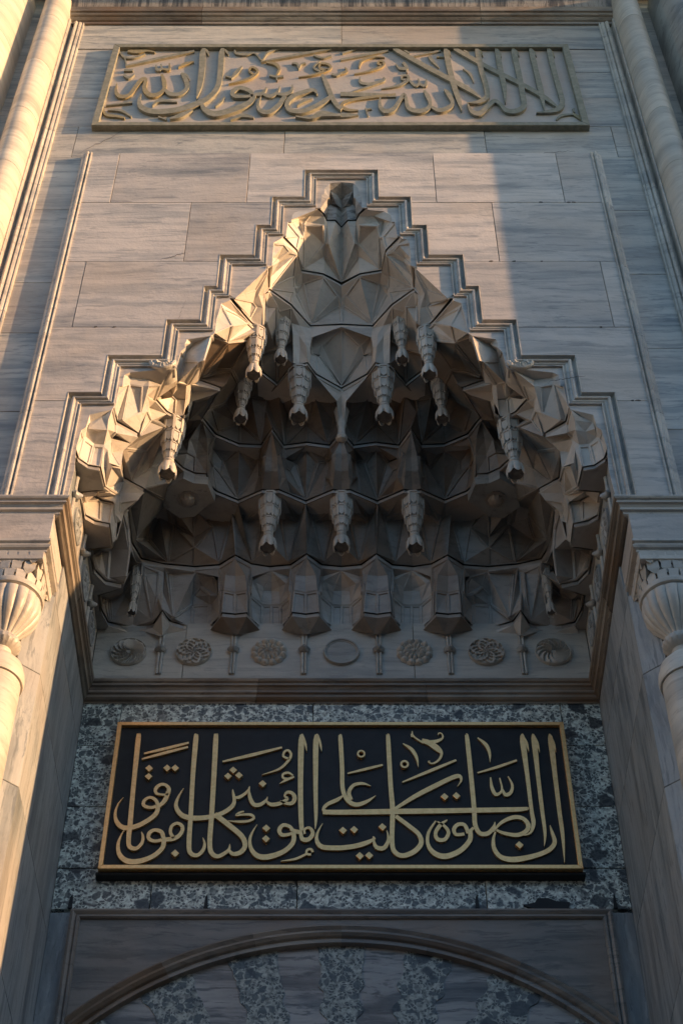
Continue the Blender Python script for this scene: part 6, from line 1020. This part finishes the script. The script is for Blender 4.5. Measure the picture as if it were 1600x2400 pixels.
# rectangular frame moulding
FPf = [(0, 10.83), (0, 10.785), (.02, 10.778), (.035, 10.79), (.045, 10.80), (.055, 10.785), (.07, 10.785), (.08, 10.80), (.08, 10.83)]
zf = 7.905 + H; xf = 2.105
zlow = 6.55 + H
for s in (-1, 1):
    rows = [[(0 if True else 0, y, zf - d) for d, y in FPf], [(s * (xf - d), y, zf - d) for d, y in FPf]]
    sweep_quads('frame_length', rows, M['spandrel'], da)
    rows = [[(s * (xf - d), y, zf - d) for d, y in FPf], [(s * (xf - d), y, zlow) for d, y in FPf]]
    sweep_quads('frame_length', rows, M['spandrel'], da)
    x0_, x1_ = sorted((s * (xf + .003), s * 2.27)); box('side_strip', x0_, x1_, 10.83, 10.95, 0.0, zf - .003, M['jamb'], da)
    # spandrel
    N_ = 16; pa = [(s * (xf - .078) * i / N_, arc_z(xf * i / N_, RA + .03)) for i in range(N_ + 1)]
    poly = [(0, zf - .078)] + [(x, max(z, zlow)) for x, z in pa] + [(s * (xf - .078), zf - .078)]
    prism('spandrel_panel', poly, 10.815 + jit(.001), 10.93, M['spandrel'], da, 0)
# arch moulding
AP = [(.05, 10.84), (.045, 10.80), (.025, 10.785), (.005, 10.80), (-.01, 10.81), (-.02, 10.775), (-.045, 10.765), (-.065, 10.785), (-.072, 10.81), (-.09, 10.80), (-.115, 10.80), (-.12, 10.86)]
for s in (-1, 1):
    for q in range(3):
        rows = []
        for j in range(13):
            x = s * (q * 12 + j) / 36 * 2.02
            a = math.asin(x / RA)
            rows.append([((RA + d) * math.sin(a), y, zc0 + (RA + d) * math.cos(a)) for d, y in AP])
        sweep_quads('archivolt', rows, M['cornice'] if s < 0 else M['spandrel'], da)
# voussoirs: marble wedges and scalloped breccia wedges
ang = lambda x: math.asin(x / (RA - .1))
ro, ri = RA - .115, RA - 1.25
cent = [-1.95, -1.33, -.685, .0, .67, 1.32, 1.95]
hwid = .165
def rad_pt(a, r): return (r * math.sin(a), zc0 + r * math.cos(a))
edges = []
for cx_ in cent: edges.append((ang(cx_ - hwid), ang(cx_ + hwid)))
for (l0, l1), (r0, r1) in zip(edges, edges[1:]):
    m = 6; top = [rad_pt(l1 - .02 + (r0 - l1 + .04) * i / m, ro) for i in range(m + 1)]; bot = [rad_pt(l1 - .02 + (r0 - l1 + .04) * i / m, ri) for i in range(m + 1)]
    prism('marble_voussoir', top + bot[::-1], 10.855 + jit(.001), 10.97, M['voussoir'], da, 0)
for i_, (l0, l1) in enumerate(edges):
    side = []
    N_ = 60
    for sgn, base in ((-1, l0), (1, l1)):
        e = []
        for j in range(N_ + 1):
            r = ro + (ri - ro) * j / N_; t = (ro - r) / .235
            d = .05 * abs(math.sin(math.pi * t + .3 * i_)) - .02 + .02 * math.sin(2.3 * math.pi * t + i_)
            e.append(rad_pt(base + sgn * d / RA, r))
        side.append(e)
    prism('breccia_voussoir', side[0] + side[1][::-1], 10.848, 10.96, M['brecciad'], da, 0)
# the wall and door below the picture
for s in (-1, 1):
    x0_, x1_ = sorted((s * 1.35, s * 2.10)); box('door_jamb', x0_, x1_, 10.86, 11.3, 0, zlow - .9, M['voussoir'], da)
dl = thing('portal_door', (0, 11.2, 0), 'tall panelled timber double door under the arch', 'door')
for s in (-1, 1):
    x0_, x1_ = sorted((s * .01, s * 1.34)); box('door_leaf', x0_, x1_, 11.2, 11.28, 0, zlow - .2, M['wood'], dl)
    for q in range(4):
        x0_, x1_ = sorted((s * .15, s * 1.2)); box('door_panel', x0_, x1_, 11.17, 11.199, .4 + q * 1.6, 1.7 + q * 1.6, M['wood'], dl)

# ------------------------------------------------------------------ added range, unseen behind the camera, to block the low sky
ar = thing('sky_blocking_range', (0, -20, 0), 'added arcaded stone range opposite the portal, unseen behind the viewer, blocking the low sky', 'building')
AH = 17.5
for i in range(-6, 7):
    cx_ = i * 6.0; pts = [(cx_ - 3 + .01, 0), (cx_ - 2.2, 0), (cx_ - 2.2, 5.5)] + [(cx_ + 2.2 * math.cos(math.pi * (1 - q / 12)), 5.5 + 2.6 * math.sin(math.pi * q / 12)) for q in range(1, 12)] + [(cx_ + 2.2, 5.5), (cx_ + 2.2, 0), (cx_ + 3 - .01, 0), (cx_ + 3 - .01, AH), (cx_ - 3 + .01, AH)]
    prism('arcade_bay', pts, -21.0, -20.0, M['courtyard'], ar, 0)
box('rear_wall', -40, 40, -25.5, -25, 0, AH, M['courtyard'], ar, 0)
box('eaves', -39.2, 39.2, -21.2, -19.6, AH + .002, AH + .6, M['courtyard'], ar, 0)

sr = thing('sun_blocking_wing', (24.5, -8, 0), 'added side range, unseen at the right, keeping the sun off the ground', 'building')  # added out of view so that its shadow covers the ground
for i in range(8):
    cy_ = -18.0 + i * 3.4
    box('wing_bay', 24.0, 25.0, cy_ + .01, cy_ + 3.39, 0, 12.4, M['courtyard'], sr, 0)
    box('window_panel', 23.92, 23.995, cy_ + 1.0, cy_ + 2.4, 4.0, 7.2, M['dark'], sr, 0)
box('eaves', 23.7, 25.2, -18.2, 9.4, 12.402, 12.7, M['courtyard'], sr, 0)
